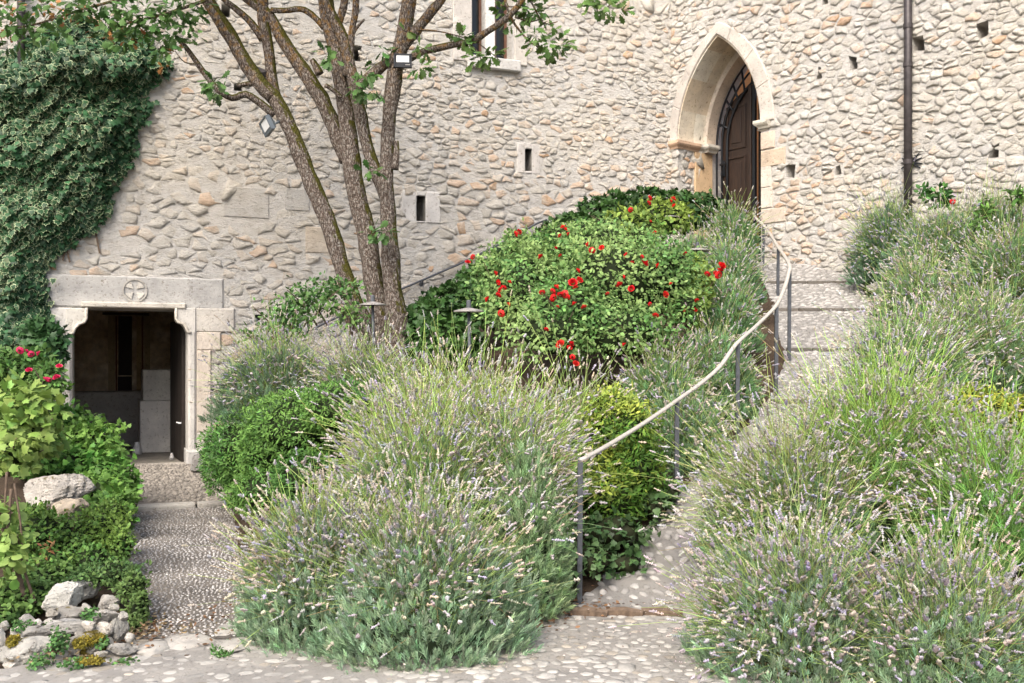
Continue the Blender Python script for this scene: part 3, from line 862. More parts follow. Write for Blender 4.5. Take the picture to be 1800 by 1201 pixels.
for x0, x1, y0, y1, o0, o1, c in ((251, 330, 650, 712, -2.35, -3.3, (.62, .58, .52)), (246, 330, 705, 830, -2.1, -3.3, (.64, .60, .55)), (90, 262, 690, 830, -3.35, -3.88, (.36, .32, .29))):
    A0, Z1 = WL.loc(x0, y0, o0); A1, _ = WL.loc(x1, y0, o0)
    zb = room_z if y1 > 800 else WL.loc(x0, y1, o0)[1]
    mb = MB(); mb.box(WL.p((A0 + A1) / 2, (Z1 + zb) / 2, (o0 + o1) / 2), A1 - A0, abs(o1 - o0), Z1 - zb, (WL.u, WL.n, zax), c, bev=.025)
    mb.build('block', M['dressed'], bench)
# open door leaf, folded inward on the right
ang = math.radians(86); hu = (-WL.u * math.cos(ang) - WL.n * math.sin(ang)).normalized(); hn = Vector((-hu.y, hu.x, 0))
hinge = WL.p(D_L[2] - .03, 0, -.42)
dleaf = empty('open_door', (hinge.x, hinge.y, room_z)); tag(dleaf, 'black wooden door leaf standing open inside the right of the low doorway', 'door')
for k in range(5):
    mb = MB(); c = hinge + hu * (.125 + .25 * k); mb.box((c.x, c.y, room_z + 1.0), .245, .05, 1.98, (hu, hn, zax), bev=.006); mb.build('plank', M['dark_wood'], dleaf)
mb = MB(); c = hinge + hu * .1; mb.box((c.x - .03, c.y - .03, room_z + .55), .05, .05, .02, (hu, hn, zax)); mb.tube([(c.x - .03, c.y - .05, room_z + .55), (c.x - .07, c.y - .06, room_z + .56)], .010, 6)
mb.build('latch', M['lamp_glass'], dleaf)
for nm, lab, x, y, o_, s_ in (('white_stone', 'small white stone at the foot of the masonry block inside the low doorway', 241, 780, -2.0, .07), ('door_stop', 'small white door stop on the floor beside the open black door leaf', 302, 803, -1.0, .035)):
    a, z = WL.loc(x, y, o_); mb = MB(); mb.lathe(WL.p(a, room_z, o_), [(s_, 0), (s_ * .9, s_ * 1.2), (s_ * .5, s_ * 2.2), (s_ * .55, s_ * 2.6)], 10, col=(.7, .68, .66))
    tag(mb.build(nm, M['dressed'], smooth=True), lab, 'stone' if s_ > .06 else 'door stop')


# ------------------------------------------------------------------ terrain and paving
def lerp(x, xs, ys): return float(np.interp(x, xs, ys))


YR = [4.2, 5.4, 6.26, 7.6, 8.6, 9.5, 10.4, 12.6, 14.0, 16.5]
XR = [-.9, -.1, .44, 1.30, 2.0, 2.6, 2.985, 3.40, 3.55, 3.2]
ZY = [6.1, 6.26, 7.6, 8.6, 9.5, 10.4, 12.6, 13.8, 14.6]
ZR = [0, .0, .48, .85, 1.23, 1.58, 2.42, 2.93, 3.03]
RWID = lambda Y: lerp(Y, [5, 7, 9, 14], [2.2, 1.75, 1.45, 1.25])
PY = [4.6, 5.6, 7.5, 9.8, 12.6]; PL = [-2.3, -2.15, -2.93, -3.8, -4.95]; PR_ = [-1.2, -1.5, -2.2, -2.9, -3.9]


def sm(t): t = max(0., min(1., t)); return t * t * (3 - 2 * t)


def zpath(Y): return .16 * max(0., min(1., (Y - 6) / 6.6))


def height(X, Y):
    xp, xl, xr, zr = lerp(Y, PY, PR_), lerp(Y, PY, PL), lerp(Y, YR, XR), lerp(Y, ZY, ZR)
    xq = xr + RWID(Y)
    if Y < 4.9: return -.03
    if (X - WL.p0.x) * WL.n.x + (Y - WL.p0.y) * WL.n.y < -.1 and X < _c.x: return -.5
    if (X - _c.x) * WR.n.x + (Y - _c.y) * WR.n.y < -.2 and X >= _c.x - .5: return -.5
    if X < xl:       # rockery bank on the left
        b = sm((Y - 5.2) / 1.2) * sm((xl - X) / .4) * .15
        b += sm((Y - 6.2) / 3.0) * sm((xl - X) / .9) * .36
        return -.04 + b + zpath(Y) * .5
    if X <= xp: return zpath(Y) - .06
    if X < xr:       # planted bank in the middle
        t = (X - xp) / max(xr - xp, .1)
        z = zpath(Y) + (zr + .05 * sm((Y - 5.3) / .5) - zpath(Y)) * t ** .75
        return z + .42 * sm((Y - 5.3) / 1.6) * sm(t * 4) * sm((1 - t) * 3) - .04
    if X <= xq: return zr - .08
    d = X - xq
    return zr - .04 + sm((Y - 4.9) / 1.2) * (.25 * sm(d / .5) + d * .16)


nx, ny = 150, 130
gx = np.linspace(-11, 13, nx); gy = np.linspace(-5, 17.5, ny)
V = np.array([(x, y, height(x, y)) for y in gy for x in gx])
idx = np.arange(nx * ny).reshape(ny, nx)
q = np.stack([idx[:-1, :-1], idx[:-1, 1:], idx[1:, 1:], idx[1:, :-1]], -1).reshape(-1, 4)
tag(np_mesh('ground', V, np.concatenate([q[:, [0, 1, 2]], q[:, [0, 2, 3]]]), M['soil'], smooth=True), kind='structure')
mb = MB(); mb.box((0, 0, -.35), 1200, 1200, .5); tag(mb.build('outer_ground', M['soil']), kind='structure')


def sheet(name, rows, mat, nX=14):
    """a strip of ground: rows of (Y, x0, x1, z)"""
    V, F = [], []
    for Y, x0, x1, z in rows:
        for k in range(nX + 1): V.append((x0 + (x1 - x0) * k / nX, Y, z))
    for i in range(len(rows) - 1):
        for k in range(nX):
            a = i * (nX + 1) + k; F += [(a, a + 1, a + nX + 2), (a, a + nX + 2, a + nX + 1)]
    o = np_mesh(name, V, F, mat, smooth=True); tag(o, kind='structure'); return o


def zramp(Y): return lerp(Y, ZY, ZR)


court = sheet('courtyard_paving', [(Y, -9, 9, 0.0) for Y in (-6, 0, 4.0, 4.4, 4.8, 4.98)] + [(Y, lerp(Y, [4.98, 5.6], [-2.6, -2.25]), lerp(Y, YR, XR) + RWID(Y) + .3, 0.0) for Y in (4.984, 5.2, 5.4, 5.6, 5.8, 6.0, 6.2)], M['paving_mortar'])
ramp_rows = [(Y, lerp(Y, YR, XR) - .05, lerp(Y, YR, XR) + RWID(Y) + .1, zramp(Y)) for Y in np.arange(6.2, 16.2, .2)]
ramp_o = sheet('ramp_path', ramp_rows, M['ramp_mortar'])
gr_rows = [(Y, lerp(Y, PY, PL) - .06, lerp(Y, PY, PR_) + .1, zpath(Y) + .006) for Y in np.arange(5.5, 9.81, .2)]
grav = sheet('gravel_path', gr_rows, M['gravel_bed'])
ap_rows = [(Y, lerp(Y, PY, PL) - .1, lerp(Y, PY, PR_) + .1, zpath(Y) + .03) for Y in np.arange(9.8, 12.9, .2)]
apron = sheet('pebble_apron', ap_rows, M['gravel_bed'])


def pebble_t(n=7, seed=0):
    r = np.random.default_rng(seed); V = []
    for rad, h in ((1.0, -.25), (.9, .45), (.5, .9)):
        for k in range(n):
            th = 6.2832 * k / n + r.uniform(-.15, .15); q = rad * r.uniform(.78, 1.15); V.append((q * math.cos(th), q * math.sin(th), h * r.uniform(.85, 1.1)))
    V.append((0, 0, 1.0)); F = []
    for i in range(2):
        for k in range(n):
            a, b = i * n + k, i * n + (k + 1) % n; F += [(a, b, b + n), (a, b + n, a + n)]
    for k in range(n): F.append((2 * n + k, 2 * n + (k + 1) % n, 3 * n))
    return np.array(V), np.array(F)


PB = [pebble_t(7, s) for s in range(6)]


def pebbles(name, parent, pos, s, rot, cols, single, mat='cobble', slope=None):
    """pos (n,3), s (n,3); the ones that show largest become pieces of their own"""
    n = len(pos)
    show = np.array([-(s[i, 0] / max(pos[i, 1], .5)) if in_view(Vector(pos[i]), -5) else 0 for i in range(n)]); order = np.argsort(show)
    dirs = np.tile([0., 0, 1], (n, 1)) if slope is None else slope
    y = np.stack([np.cos(rot), np.sin(rot), np.zeros(n)], 1)
    Rm = frames(dirs, y)
    k = order[:single]
    for i in k:
        T, F = PB[i % 6]; v, f, c = inst(T, F, Rm[i:i + 1], pos[i:i + 1], s[i:i + 1], cols[i:i + 1]); np_mesh(name, v, f, M[mat], parent, c, True)
    out = []
    for t in range(6):
        k = order[single:]; k = k[k % 6 == t]
        if len(k): out.append(inst(*PB[t], Rm[k], pos[k], s[k], cols[k]))
    if out:
        v, f, c = merge(out); tag(np_mesh(name + '_bedding' if single else name, v, f, M[mat], parent, c, True), kind='stuff')


def scatter(x0, x1, y0, y1, d, test, seed, tries=30):
    """Poisson-like points"""
    r = np.random.default_rng(seed); cell = d; G = {}; P = []
    n = int((x1 - x0) * (y1 - y0) / (d * d) * tries / 4)
    for x, y in zip(r.uniform(x0, x1, n), r.uniform(y0, y1, n)):
        if not test(x, y): continue
        i, j = int(x // cell), int(y // cell)
        if any((x - a) ** 2 + (y - b) ** 2 < d * d for p in (-1, 0, 1) for q in (-1, 0, 1) for a, b in G.get((i + p, j + q), ())): continue
        G.setdefault((i, j), []).append((x, y)); P.append((x, y))
    return np.array(P)


def cob_ok(x, y):
    if y < 4.95: return -3.4 < x < 2.6
    xl = lerp(y, [4.95, 5.6], [-2.45, -2.2])
    if x < xl + .05: return False
    if y > 5.5 and x < -.9: return False
    return x < lerp(y, YR, XR) + RWID(y) + .1


P = scatter(-3.4, 2.8, 4.35, 6.2, .055, cob_ok, 4)
n = len(P); sz = R.uniform(.024, .038, (n, 3)); sz[:, 0] *= R.uniform(.9, 1.5, n); sz[:, 2] = R.uniform(.003, .008, n)
flat = P[:, 0] < -.6; sz[flat, 2] *= .45; sz[flat, :2] *= 1.12
base = np.array((.385, .365, .335)) * R.uniform(.7, 1.2, (n, 1)); sz *= np.exp(R.normal(0, .22, (n, 1))); base[R.random(n) < .15] *= (.9, .85, .78)
pebbles('cobble', court, np.c_[P, np.full(n, -.002)], sz, R.uniform(0, 6.28, n), base, 290)
# ramp paving: stones set on edge across the slope, low dark step edges
steps_Y = [9.36, 10.67, 12.0, 13.05]
def rp_ok(x, y): return lerp(y, YR, XR) - .02 < x < lerp(y, YR, XR) + RWID(y) + .05 and min(abs(y - s) for s in steps_Y) > .04
P1 = scatter(.2, 3.8, 6.22, 8.6, .07, rp_ok, 6); P2 = scatter(2.2, 5.2, 8.6, 14.6, .058, rp_ok, 7)
P = np.concatenate([P1, P2]); n = len(P)
sz = np.c_[R.uniform(.03, .05, n), R.uniform(.022, .034, n), R.uniform(.010, .022, n)]
sz[len(P1):, 0] *= 1.1; sz[len(P1):, 1] *= .62
zz = np.array([zramp(y) for y in P[:, 1]]); sl = np.tile(unit(np.array([[0, -.34, 1.]])), (n, 1))
cols = np.array((.36, .345, .33)) * R.uniform(.66, 1.2, (n, 1))
rot = np.where(np.arange(n) < len(P1), R.uniform(0, 6.28, n), math.pi / 2 + R.normal(0, .25, n))
pebbles('cobble', ramp_o, np.c_[P, zz], sz, rot, cols, 220, slope=sl)
for Y in steps_Y:
    x0, x1 = lerp(Y, YR, XR) - .02, lerp(Y, YR, XR) + RWID(Y) + .05
    mb = MB(); k = 5
    for i in range(k):
        a, b = x0 + (x1 - x0) * i / k, x0 + (x1 - x0) * (i + 1) / k
        mb.box(((a + b) / 2, Y, zramp(Y) + .008), b - a - .012, .05, .05, col=np.array((.15, .135, .12)) * random.uniform(.85, 1.2), bev=.01)
    mb.build('step_edge', M['dressed'], ramp_o)
mb = MB()
for x0, x1, y0, y1 in ((1003, 1068, 1081, 1086), (1066, 1130, 1085, 1091), (1128, 1200, 1090, 1097)):
    a, b = at(x0, y0, 6.05), at(x1, y1, 6.0)
    mb.tube([(a.x, a.y, .012), ((a.x + b.x) / 2, (a.y + b.y) / 2, .02), (b.x, b.y, .012)], [.028, .034, .026], 6, (.16, .115, .08))
tag(mb.build('timber_edging', M['twig']), 'weathered dark timber edging laid across the cobbles at the foot of the handrail', 'edging')
# gravel
P = scatter(-5, -1.2, 5.55, 9.75, .026, lambda x, y: lerp(y, PY, PL) - .03 < x < lerp(y, PY, PR_) + .08, 8, 16); n = len(P)
sz = R.uniform(.005, .013, (n, 3)); sz[:, 2] *= .8
dirt = .5 + .5 * wob(np.c_[P, np.zeros(n)], 2.3, 5)
cols = np.array((.44, .42, .405)) * R.uniform(.6, 1.25, (n, 1)) * (0.5 + .65 * dirt[:, None])
pebbles('gravel', grav, np.c_[P, np.array([zpath(y) + .006 for y in P[:, 1]])], sz, R.uniform(0, 6.28, n), cols, 0)
P = scatter(-5.2, -2.6, 9.9, 12.75, .042, lambda x, y: lerp(y, PY, PL) - .08 < x < lerp(y, PY, PR_) + .08, 9, 16); n = len(P)
sz = np.c_[R.uniform(.02, .034, n), R.uniform(.012, .02, n), R.uniform(.014, .024, n)]
cols = np.array((.24, .215, .185)) * R.uniform(.6, 1.2, (n, 1))
pebbles('pebble', apron, np.c_[P, np.array([zpath(y) + .03 for y in P[:, 1]])], sz, math.pi / 2 + R.normal(0, .35, n), cols, 0)
mb = MB(); a = at(240, 893, 9.6); b = at(395, 886, 9.9)
for i, (t0, t1, c) in enumerate(((0, .66, (.40, .38, .35)), (.68, 1.05, (.36, .34, .31)))):
    p, q_ = a.lerp(b, t0), a.lerp(b, t1); d = (q_ - p); d.z = 0; L = d.length; d.normalize()
    mb = MB(); mb.box(((p.x + q_.x) / 2, (p.y + q_.y) / 2, .075), L, .2, .13, (d, Vector((-d.y, d.x, 0)), zax), c, bev=.02)
    mb.build('step_slab', M['dressed'], apron)
mb = MB(); mb.box(WL.p((D_L[0] + D_L[2]) / 2, .12, .06), D_L[2] - D_L[0] + .1, .5, .14, (WL.u, WL.n, zax), (.42, .38, .33), bev=.02); mb.build('threshold', M['dressed'], wall_l)
# flat worn slabs where the gravel meets the cobbles
for k, (x, y, wd, hd) in enumerate(((330, 1128, 95, 20), (405, 1108, 60, 14), (270, 1140, 60, 14), (420, 1135, 70, 14))):
    Y = EYE * FOC / (y - HOR); p = at(x, y, Y); sx, sy = wd / FOC * Y / 2, .16
    T, F = pebble_t(9, 50 + k); v = T * np.array((sx, sy, .018)) + np.array((p.x, p.y, .004)); np_mesh('worn_slab', v, F, M['cobble'], court, np.array([(.36, .34, .31)] * len(v)), False)


# ------------------------------------------------------------------ rocks
def rock(px, py, wd, hd, Y, label, col=(.52, .49, .44), seed=0, moss=0.0, sub=3, dz=.8, lean=0, group='rocks of the rockery'):
    bm = bmesh.new(); bmesh.ops.create_icosphere(bm, subdivisions=sub, radius=1)
    V = np.array([v.co[:] for v in bm.verts]); F = np.array([[v.index for v in f.verts] for f in bm.faces]); bm.free()
    r = np.random.default_rng(seed + 100)
    for _ in range(9):      # chop with random planes: angular faces
        n = unit(r.normal(size=(1, 3)))[0]; d = r.uniform(.48, .8); k = V @ n - d; V = V - np.where(k > 0, k, 0)[:, None] * n * .9
    V = V * (1 + .09 * wob(V, 3.2, seed)[:, None] + .06 * wob(V, 8.0, seed + 1)[:, None] + .035 * wob(V, 19.0, seed + 2)[:, None])
    V = V / np.abs(V).max(0)
    sx, sz = wd / FOC * Y / 2, hd / FOC * Y / 2
    V = V * np.array((sx, (sx + sz) / 2 * dz * 1.1, sz)); ca, sa = math.cos(lean), math.sin(lean)
    V = np.c_[V[:, 0] * ca - V[:, 2] * sa, V[:, 1], V[:, 0] * sa + V[:, 2] * ca]
    p = at(px, py, Y); o = V * 1.12 + np.array(p); col = np.array(col) * 1.22
    C = np.array([col] * len(V)) * (1 + .2 * wob(o, 26, seed)[:, None])
    if moss > 0:
        k = np.clip((V[:, 2] / sz * .4 + wob(o, 30, seed + 3) * .8 + wob(o, 80, seed + 4) * .4 - (1 - moss) + .05) * 5, 0, 1)[:, None]; C = C * (1 - k) + np.array((.15, .115, .02)) * (1 + .4 * wob(o, 120, 3)[:, None]) * k
    q = np_mesh('rock', o, F, M['rock'], None, C, True); q.data.polygons.foreach_set('use_smooth', (r.random(len(F)) < .3))
    tag(q, label, 'rock', group)
    return q


ROCKS = [
    (95, 862, 126, 66, 7.9, 'large pale boulder among the ivy, highest of the rockery', (.55, .51, .46), .12),
    (128, 895, 70, 50, 7.6, 'tan weathered rock just below the large pale boulder', (.50, .42, .33), .2),
    (109, 1050, 62, 46, 5.7, 'bright white knobbly rock standing above the rockery', (.66, .64, .59), 0),
    (144, 1037, 58, 40, 5.95, 'grey flat-faced slab leaning behind the white knobbly rock', (.46, .45, .42), 0),
    (124, 1077, 74, 28, 5.55, 'dark pitted grey rock under the white knobbly rock', (.34, .32, .29), .1),
    (178, 1081, 56, 27, 5.6, 'pale rock with mossy right end beside the creeping plants', (.55, .51, .46), .25),
    (123, 1100, 76, 30, 5.38, 'long smooth grey stone lying across the middle of the rockery', (.47, .45, .42), 0),
    (180, 1108, 36, 26, 5.36, 'small clean beige stone right of the long grey stone', (.62, .57, .50), 0),
    (206, 1110, 34, 50, 5.42, 'upright mossy grey rock at the right end of the rockery', (.44, .42, .38), .3),
    (71, 1112, 60, 26, 5.34, 'rough grey rock left of the long smooth stone', (.43, .41, .38), 0),
    (48, 1140, 90, 60, 5.15, 'big rounded lichen-spotted rock at the front left corner', (.50, .48, .44), .28),
    (211, 1140, 50, 22, 5.2, 'low grey rock at the corner by the gravel path', (.40, .38, .35), 0),
    (146, 1134, 76, 42, 5.24, 'rock covered with golden moss at the front of the rockery', (.46, .43, .38), .75),
    (20, 1172, 28, 18, 5.03, 'small pale round stone on the cobbles at the far left', (.62, .57, .50), 0),
    (79, 1168, 22, 15, 5.04, 'small white wedge stone in front of the big lichen-spotted rock', (.62, .60, .56), 0),
    (48, 1092, 32, 24, 5.5, 'small rugged grey stone at the back left of the rockery', (.46, .44, .41), 0),
    (67, 1096, 20, 16, 5.42, 'small white stone beside the rugged grey stone', (.64, .60, .55), 0),
    (157, 1100, 22, 24, 5.3, 'little white stone between the long grey and clean beige stones', (.66, .61, .55), 0),
    (189, 1059, 38, 24, 5.8, 'pale grey stone half hidden under the creeping plants', (.50, .47, .43), .1),
    (-2, 1136, 22, 56, 5.15, 'grey rock cut off by the left edge of the frame', (.44, .42, .39), 0),
    (150, 1165, 60, 14, 5.05, 'flat stone flush with the cobbles before the mossy rock', (.52, .49, .44), .3),
    (236, 946, 20, 26, 7.6, 'grey kerb rock at the left side of the gravel path', (.38, .35, .32), 0),
    (968, 1062, 28, 36, 6.15, 'rounded stone at the foot of the big lavender by the ramp', (.36, .33, .30), 0),
    (1108, 930, 30, 22, 7.2, 'pale stone among dry leaves under the golden shrub', (.46, .43, .40), 0),
    (1055, 985, 26, 18, 6.6, 'small stone among the ivy behind the first rail post', (.48, .44, .40), 0),
    (1502, 462, 40, 34, 13.4, 'pale rock beside the top of the ramp under the lavender', (.58, .53, .46), 0),
    (1522, 482, 36, 24, 12.9, 'second pale rock down the right edge of the ramp', (.54, .49, .43), 0),
    (1540, 506, 30, 22, 12.3, 'dark rock on the right edge of the ramp below the pale rocks', (.36, .33, .30), 0),
    (352, 815, 34, 30, 12.0, 'rounded kerb stone right of the low doorway', (.34, .32, .30), 0),
    (1550, 525, 22, 16, 11.9, 'lowest small grey rock on the right edge of the ramp', (.40, .37, .34), 0),
]
for k, (x, y, a, b, Y, lab, c, ms) in enumerate(ROCKS):
    rock(x, y, a, b, Y, lab, c, k * 3 + 1, ms, 5 if a > 100 else 4)


SMALL = [(92, 1078, 22, 16, 'left of the dark pitted rock'), (150, 1068, 20, 14, 'below the grey flat-faced slab'), (165, 1120, 18, 14, 'just left of the clean beige stone'), (100, 1116, 18, 14, 'above the big lichen-spotted rock'), (30, 1108, 26, 16, 'behind the big lichen-spotted rock'), (10, 1100, 20, 16, 'at the left edge behind the front rocks'), (190, 1128, 22, 16, 'below the clean beige stone'), (228, 1120, 16, 22, 'right of the upright mossy rock'), (112, 1150, 18, 12, 'between lichen-spotted and golden moss rocks'), (178, 1150, 24, 12, 'right of the golden moss rock'), (60, 1172, 16, 10, 'at the foot of the big lichen-spotted rock'), (85, 1092, 16, 12, 'under the white knobbly rock'), (140, 1115, 16, 10, 'above the golden moss rock'), (215, 1085, 18, 18, 'behind the upright mossy rock'), (200, 1068, 20, 12, 'under the creeping mat'), (5, 1158, 18, 14, 'in the bottom left corner'), (100, 1166, 14, 9, 'on the cobbles by the white wedge stone')]
for k, (x, y, wd_, hd_, lab) in enumerate(SMALL):
    rock(x, y, wd_, hd_, 5.05 + (1172 - y) / 172 * .75, 'small rubble stone ' + lab, (.54, .51, .46) if k % 3 else (.44, .41, .36), 200 + k, .1 * (k % 3), 3, group='small rubble stones in the rockery')

# ------------------------------------------------------------------ iron railing along the ramp
rl = empty('ramp_railing', at(1020, 1066, 6.26))
tag(rl, 'curving iron railing with pale flat handrail and slim posts beside the ramp', 'railing')
POST = [(1020, 810, 1068, 6.26), (1190, 707, 884, 7.6), (1297, 604, 790, 8.6), (1365, 540, 695, 9.5), (1388, 474, 630, 10.4), (1368, 438, 548, 12.6), (1342, 398, 500, 14.0)]
for x, y0, y1, Y in POST:
    t, b = at(x, y0, Y), at(x - (1 if x != 1020 else 1.5), y1 + 6, Y); mb = MB()
    mb.box((t + b) / 2, .034, .034, (t - b).length, (Vector((1, 0, 0)), Vector((0, 1, 0)), (t - b).normalized()), bev=.004); mb.build('post', M['iron'], rl)
rp = [at(1021, 809, 6.25), at(1060, 788, 6.52), at(1110, 758, 6.9), at(1150, 732, 7.25), at(1190, 704, 7.6), at(1232, 674, 7.97), at(1265, 645, 8.28), at(1283, 620, 8.46), at(1297, 602, 8.6), at(1325, 577, 9.0), at(1347, 556, 9.3), at(1366, 535, 9.55), at(1379, 506, 9.95), at(1386, 482, 10.3), at(1388, 467, 10.55), at(1378, 449, 11.6), at(1368, 435, 12.6), at(1352, 409, 13.6), at(1342, 396, 14.0), at(1330, 385, 14.5), at(1324, 375, 14.9)]


def smooth_line(P, n=4):
    out = []
    for i in range(len(P) - 1):
        p0, p1, p2, p3 = P[max(i - 1, 0)], P[i], P[i + 1], P[min(i + 2, len(P) - 1)]
        for k in range(n):
            t = k / n; out.append(.5 * ((2 * p1) + (p2 - p0) * t + (2 * p0 - 5 * p1 + 4 * p2 - p3) * t * t + (3 * p1 - p0 - 3 * p2 + p3) * t ** 3))
    return out + [P[-1]]


mb = MB(); rs = smooth_line(rp); mb.tube(rs, .021, 8, flat=.7); mb.build('handrail', M['rail'], rl, True)

# ------------------------------------------------------------------ downpipes
def downpipe(W, px, y0, y1, label, collars, rad=.052):
    a, z1 = W.loc(px, y0, .1); _, z0 = W.loc(px, y1, .1)
    o = empty('downpipe', W.p(a, z0, .1)); tag(o, label, 'downpipe', 'downpipes on the castle walls')
    mb = MB(); mb.tube([W.p(a, z0, .1), W.p(a, (z0 + z1) / 2, .1), W.p(a, z1, .1)], rad, 14); mb.build('pipe', M['pipe'], o, True)
    for y in collars:
        _, z = W.loc(px, y, .1); mb = MB(); mb.tube([W.p(a, z - .03, .1), W.p(a, z + .03, .1)], rad + .008, 14); mb.box(W.p(a, z, .04), .03, .12, .03, (W.u, W.n, zax)); mb.build('collar', M['pipe'], o)
    return o, a


dp, da = downpipe(WR, 1596, -200, 470, 'dark brown downpipe running down the right wall into the lavender', (46, 114, 285))
mb = MB(); _, z = WR.loc(1596, 285, .1)
for th in (-.6, -.2, .3, .8, 2.6, 3.0, 3.5, 3.9): mb.tube([WR.p(da, z, .03), WR.p(da + .15 * math.cos(th), z + .15 * math.sin(th), .015)], [.02, .008], 5)
mb.build('wall_anchor', M['black_metal'], dp)
downpipe(WL, 37, -200, 250, 'dark downpipe at the top left ending behind the ivy', (20,), .045)

# ------------------------------------------------------------------ garden lights
def garden_light(px, py, Y, r, pb, label, capr=.02):
    p = at(px, py, Y); b = at(px + 3, pb, Y); o = empty('garden_light', b); tag(o, label, 'garden light', 'mushroom garden lights')
    mb = MB(); mb.tube([b, (p.x, p.y, p.z - .01)], .014, 8); mb.build('pole', M['iron'], o, True)
    mb = MB(); mb.lathe((p.x, p.y, p.z), [(.03, -.012), (r, -.022), (r, -.012), (.03, .012), (.012, .012)], 24); mb.build('disk_shade', M['disk'], o)
    mb = MB(); mb.lathe((p.x, p.y, p.z + .008), [(capr, 0), (capr, .06), (capr * .8, .068)], 12); mb.build('cap', M['iron'], o)


garden_light(655, 533, 9.2, .13, 660, 'grey disk garden light between the two leaning tree trunks')
garden_light(824, 544, 8.0, .125, 700, 'grey disk garden light in front of the roses, tall lavender before it')
garden_light(1226, 438, 10.6, .14, 540, 'grey disk garden light right of the red rose bushes')
garden_light(1177, 380, 12.3, .13, 470, 'dark disk garden light in front of the upper ivy hedge')

# ------------------------------------------------------------------ the tree
TY = 11.0
tree = empty('oak_tree', at(675, 760, TY)); tag(tree, 'multi-stemmed oak tree with mossy grey bark in front of the left wall', 'tree')
K = TY / FOC


def limb(name, pts, dy=None, smooth=3, n=14, mat='bark', parent=None, rough=.12):
    dy = list(dy or [0] * len(pts)); pts = list(pts)
    if pts[-1][1] <= -40 and pts[-1][2] >= 4:      # limbs that leave the frame go on and taper
        (x0, y0, _), (x1, y1, r1) = pts[-2], pts[-1]; l = math.hypot(x1 - x0, y1 - y0); ux, uy = (x1 - x0) / l, (y1 - y0) / l
        for k, q in ((70, .75), (150, .5), (240, .22)): pts.append((x1 + ux * k + 14 * math.sin(k + x1), y1 + uy * k, r1 * q)); dy.append(dy[-1] + .1 * math.sin(k * 3 + x1))
    P = [at(x, y, TY + d) for (x, y, r), d in zip(pts, dy)]; rr_ = [r * K * .97 for _, _, r in pts]
    Q = smooth_line(P, smooth); rq = list(np.interp(np.linspace(0, 1, len(Q)), np.linspace(0, 1, len(P)), rr_))
    mb = MB(); mb.tube(Q, rq, n)
    A = np.array(mb.v); c = np.repeat(np.array([q[:] for q in Q]), n, 0)
    d = A - c; w_ = 1 + rough * wob(A, 9, len(pts)) + rough * .6 * wob(A * np.array((1, 1, .4)), 30, 3)
    mb.v = [tuple(q) for q in c + d * w_[:, None]]
    return mb.build(name, M[mat], parent or tree, True)


limb('trunk', [(655, 800, 20), (642, 590, 17), (628, 545, 16), (608, 490, 15), (580, 402, 15.5), (557, 345, 15), (533, 285, 14.5), (513, 232, 14), (494, 192, 14), (477, 162, 13)], [0] * 10)
limb('trunk', [(676, 800, 27), (672, 590, 21), (662, 520, 18), (651, 455, 17.5), (641, 400, 18), (626, 335, 17), (615, 262, 16.5), (607, 192, 15), (597, 120, 15), (588, 75, 14.5), (576, 25, 15), (568, -60, 14)], [.05] * 12)
limb('trunk', [(696, 800, 27), (698, 590, 21), (691, 510, 17), (686, 450, 16.5), (683, 400, 14), (680, 330, 12.5), (681, 275, 12.5), (683, 220, 12.5), (690, 165, 13.5), (694, 130, 14.5), (704, 85, 14), (714, 35, 13), (728, -60, 12)], [-.1] * 13)
limb('branch', [(682, 350, 12), (666, 315, 11.5), (652, 280, 11.5), (642, 240, 11), (631, 190, 10.5), (618, 130, 11), (604, 70, 10), (580, 20, 9), (560, -40, 9)], [-.05] * 9)
limb('branch', [(482, 172, 14), (458, 147, 14), (436, 116, 13), (412, 75, 13), (389, 38, 12.5), (365, 0, 12), (340, -50, 11)])
limb('branch', [(484, 178, 12), (476, 125, 10), (470, 72, 10), (462, 22, 11), (460, -60, 11)], [.1] * 5)
limb('branch', [(482, 203, 8), (458, 182, 6.5), (432, 166, 6), (408, 173, 6), (385, 160, 5.5), (366, 138, 5), (346, 110, 5), (326, 82, 4), (312, 66, 3)], [0, -.05, -.1, -.15, -.2, -.2, -.2, -.2, -.2], n=8)
limb('branch', [(450, 148, 5), (432, 148, 4.5), (418, 151, 3.5)], n=8)
limb('branch', [(462, 70, 7), (442, 42, 6.5), (420, 20, 6), (390, -5, 5.5), (370, -40, 5)], [.1, .05, 0, 0, 0], n=8)
limb('branch', [(608, 285, 12), (594, 244, 13.5), (572, 190, 14), (544, 140, 14), (511, 92, 12), (490, 56, 11), (474, 26, 9), (450, 10, 8), (415, -15, 7)], [.1] * 9)
limb('branch', [(476, 18, 5), (500, 19, 5), (528, 16, 5), (548, 26, 6), (570, 48, 7)], [.05] * 5, n=8)
limb('branch', [(588, 60, 8), (599, 30, 7.5), (606, 0, 7), (612, -50, 6)], n=8)
limb('branch', [(610, 135, 7), (615, 95, 6.5), (619, 55, 6), (625, 15, 6), (630, -50, 6)], [-.05] * 5, n=8)
limb('branch', [(619, 62, 3.5), (628, 48, 3), (641, 34, 2)], [-.05] * 3, n=6)
limb('branch', [(626, 160, 9), (648, 137, 9.5), (674, 115, 9.5), (703, 92, 9)], [-.05] * 4)
limb('branch', [(704, 90, 10), (730, 56, 9.5), (754, 26, 9), (778, -4, 8), (800, -50, 7)], [-.1] * 5)
limb('branch', [(712, 108, 6), (742, 92, 6.5), (790, 80, 6), (828, 73, 6), (850, 60, 6), (880, 40, 5.5), (908, 14, 5.5), (935, -30, 5)], [-.1, -.2, -.25, -.3, -.35, -.4, -.4, -.4], n=10)
limb('branch', [(694, 298, 7), (697, 272, 6), (697, 248, 4)], [-.15] * 3, n=8)
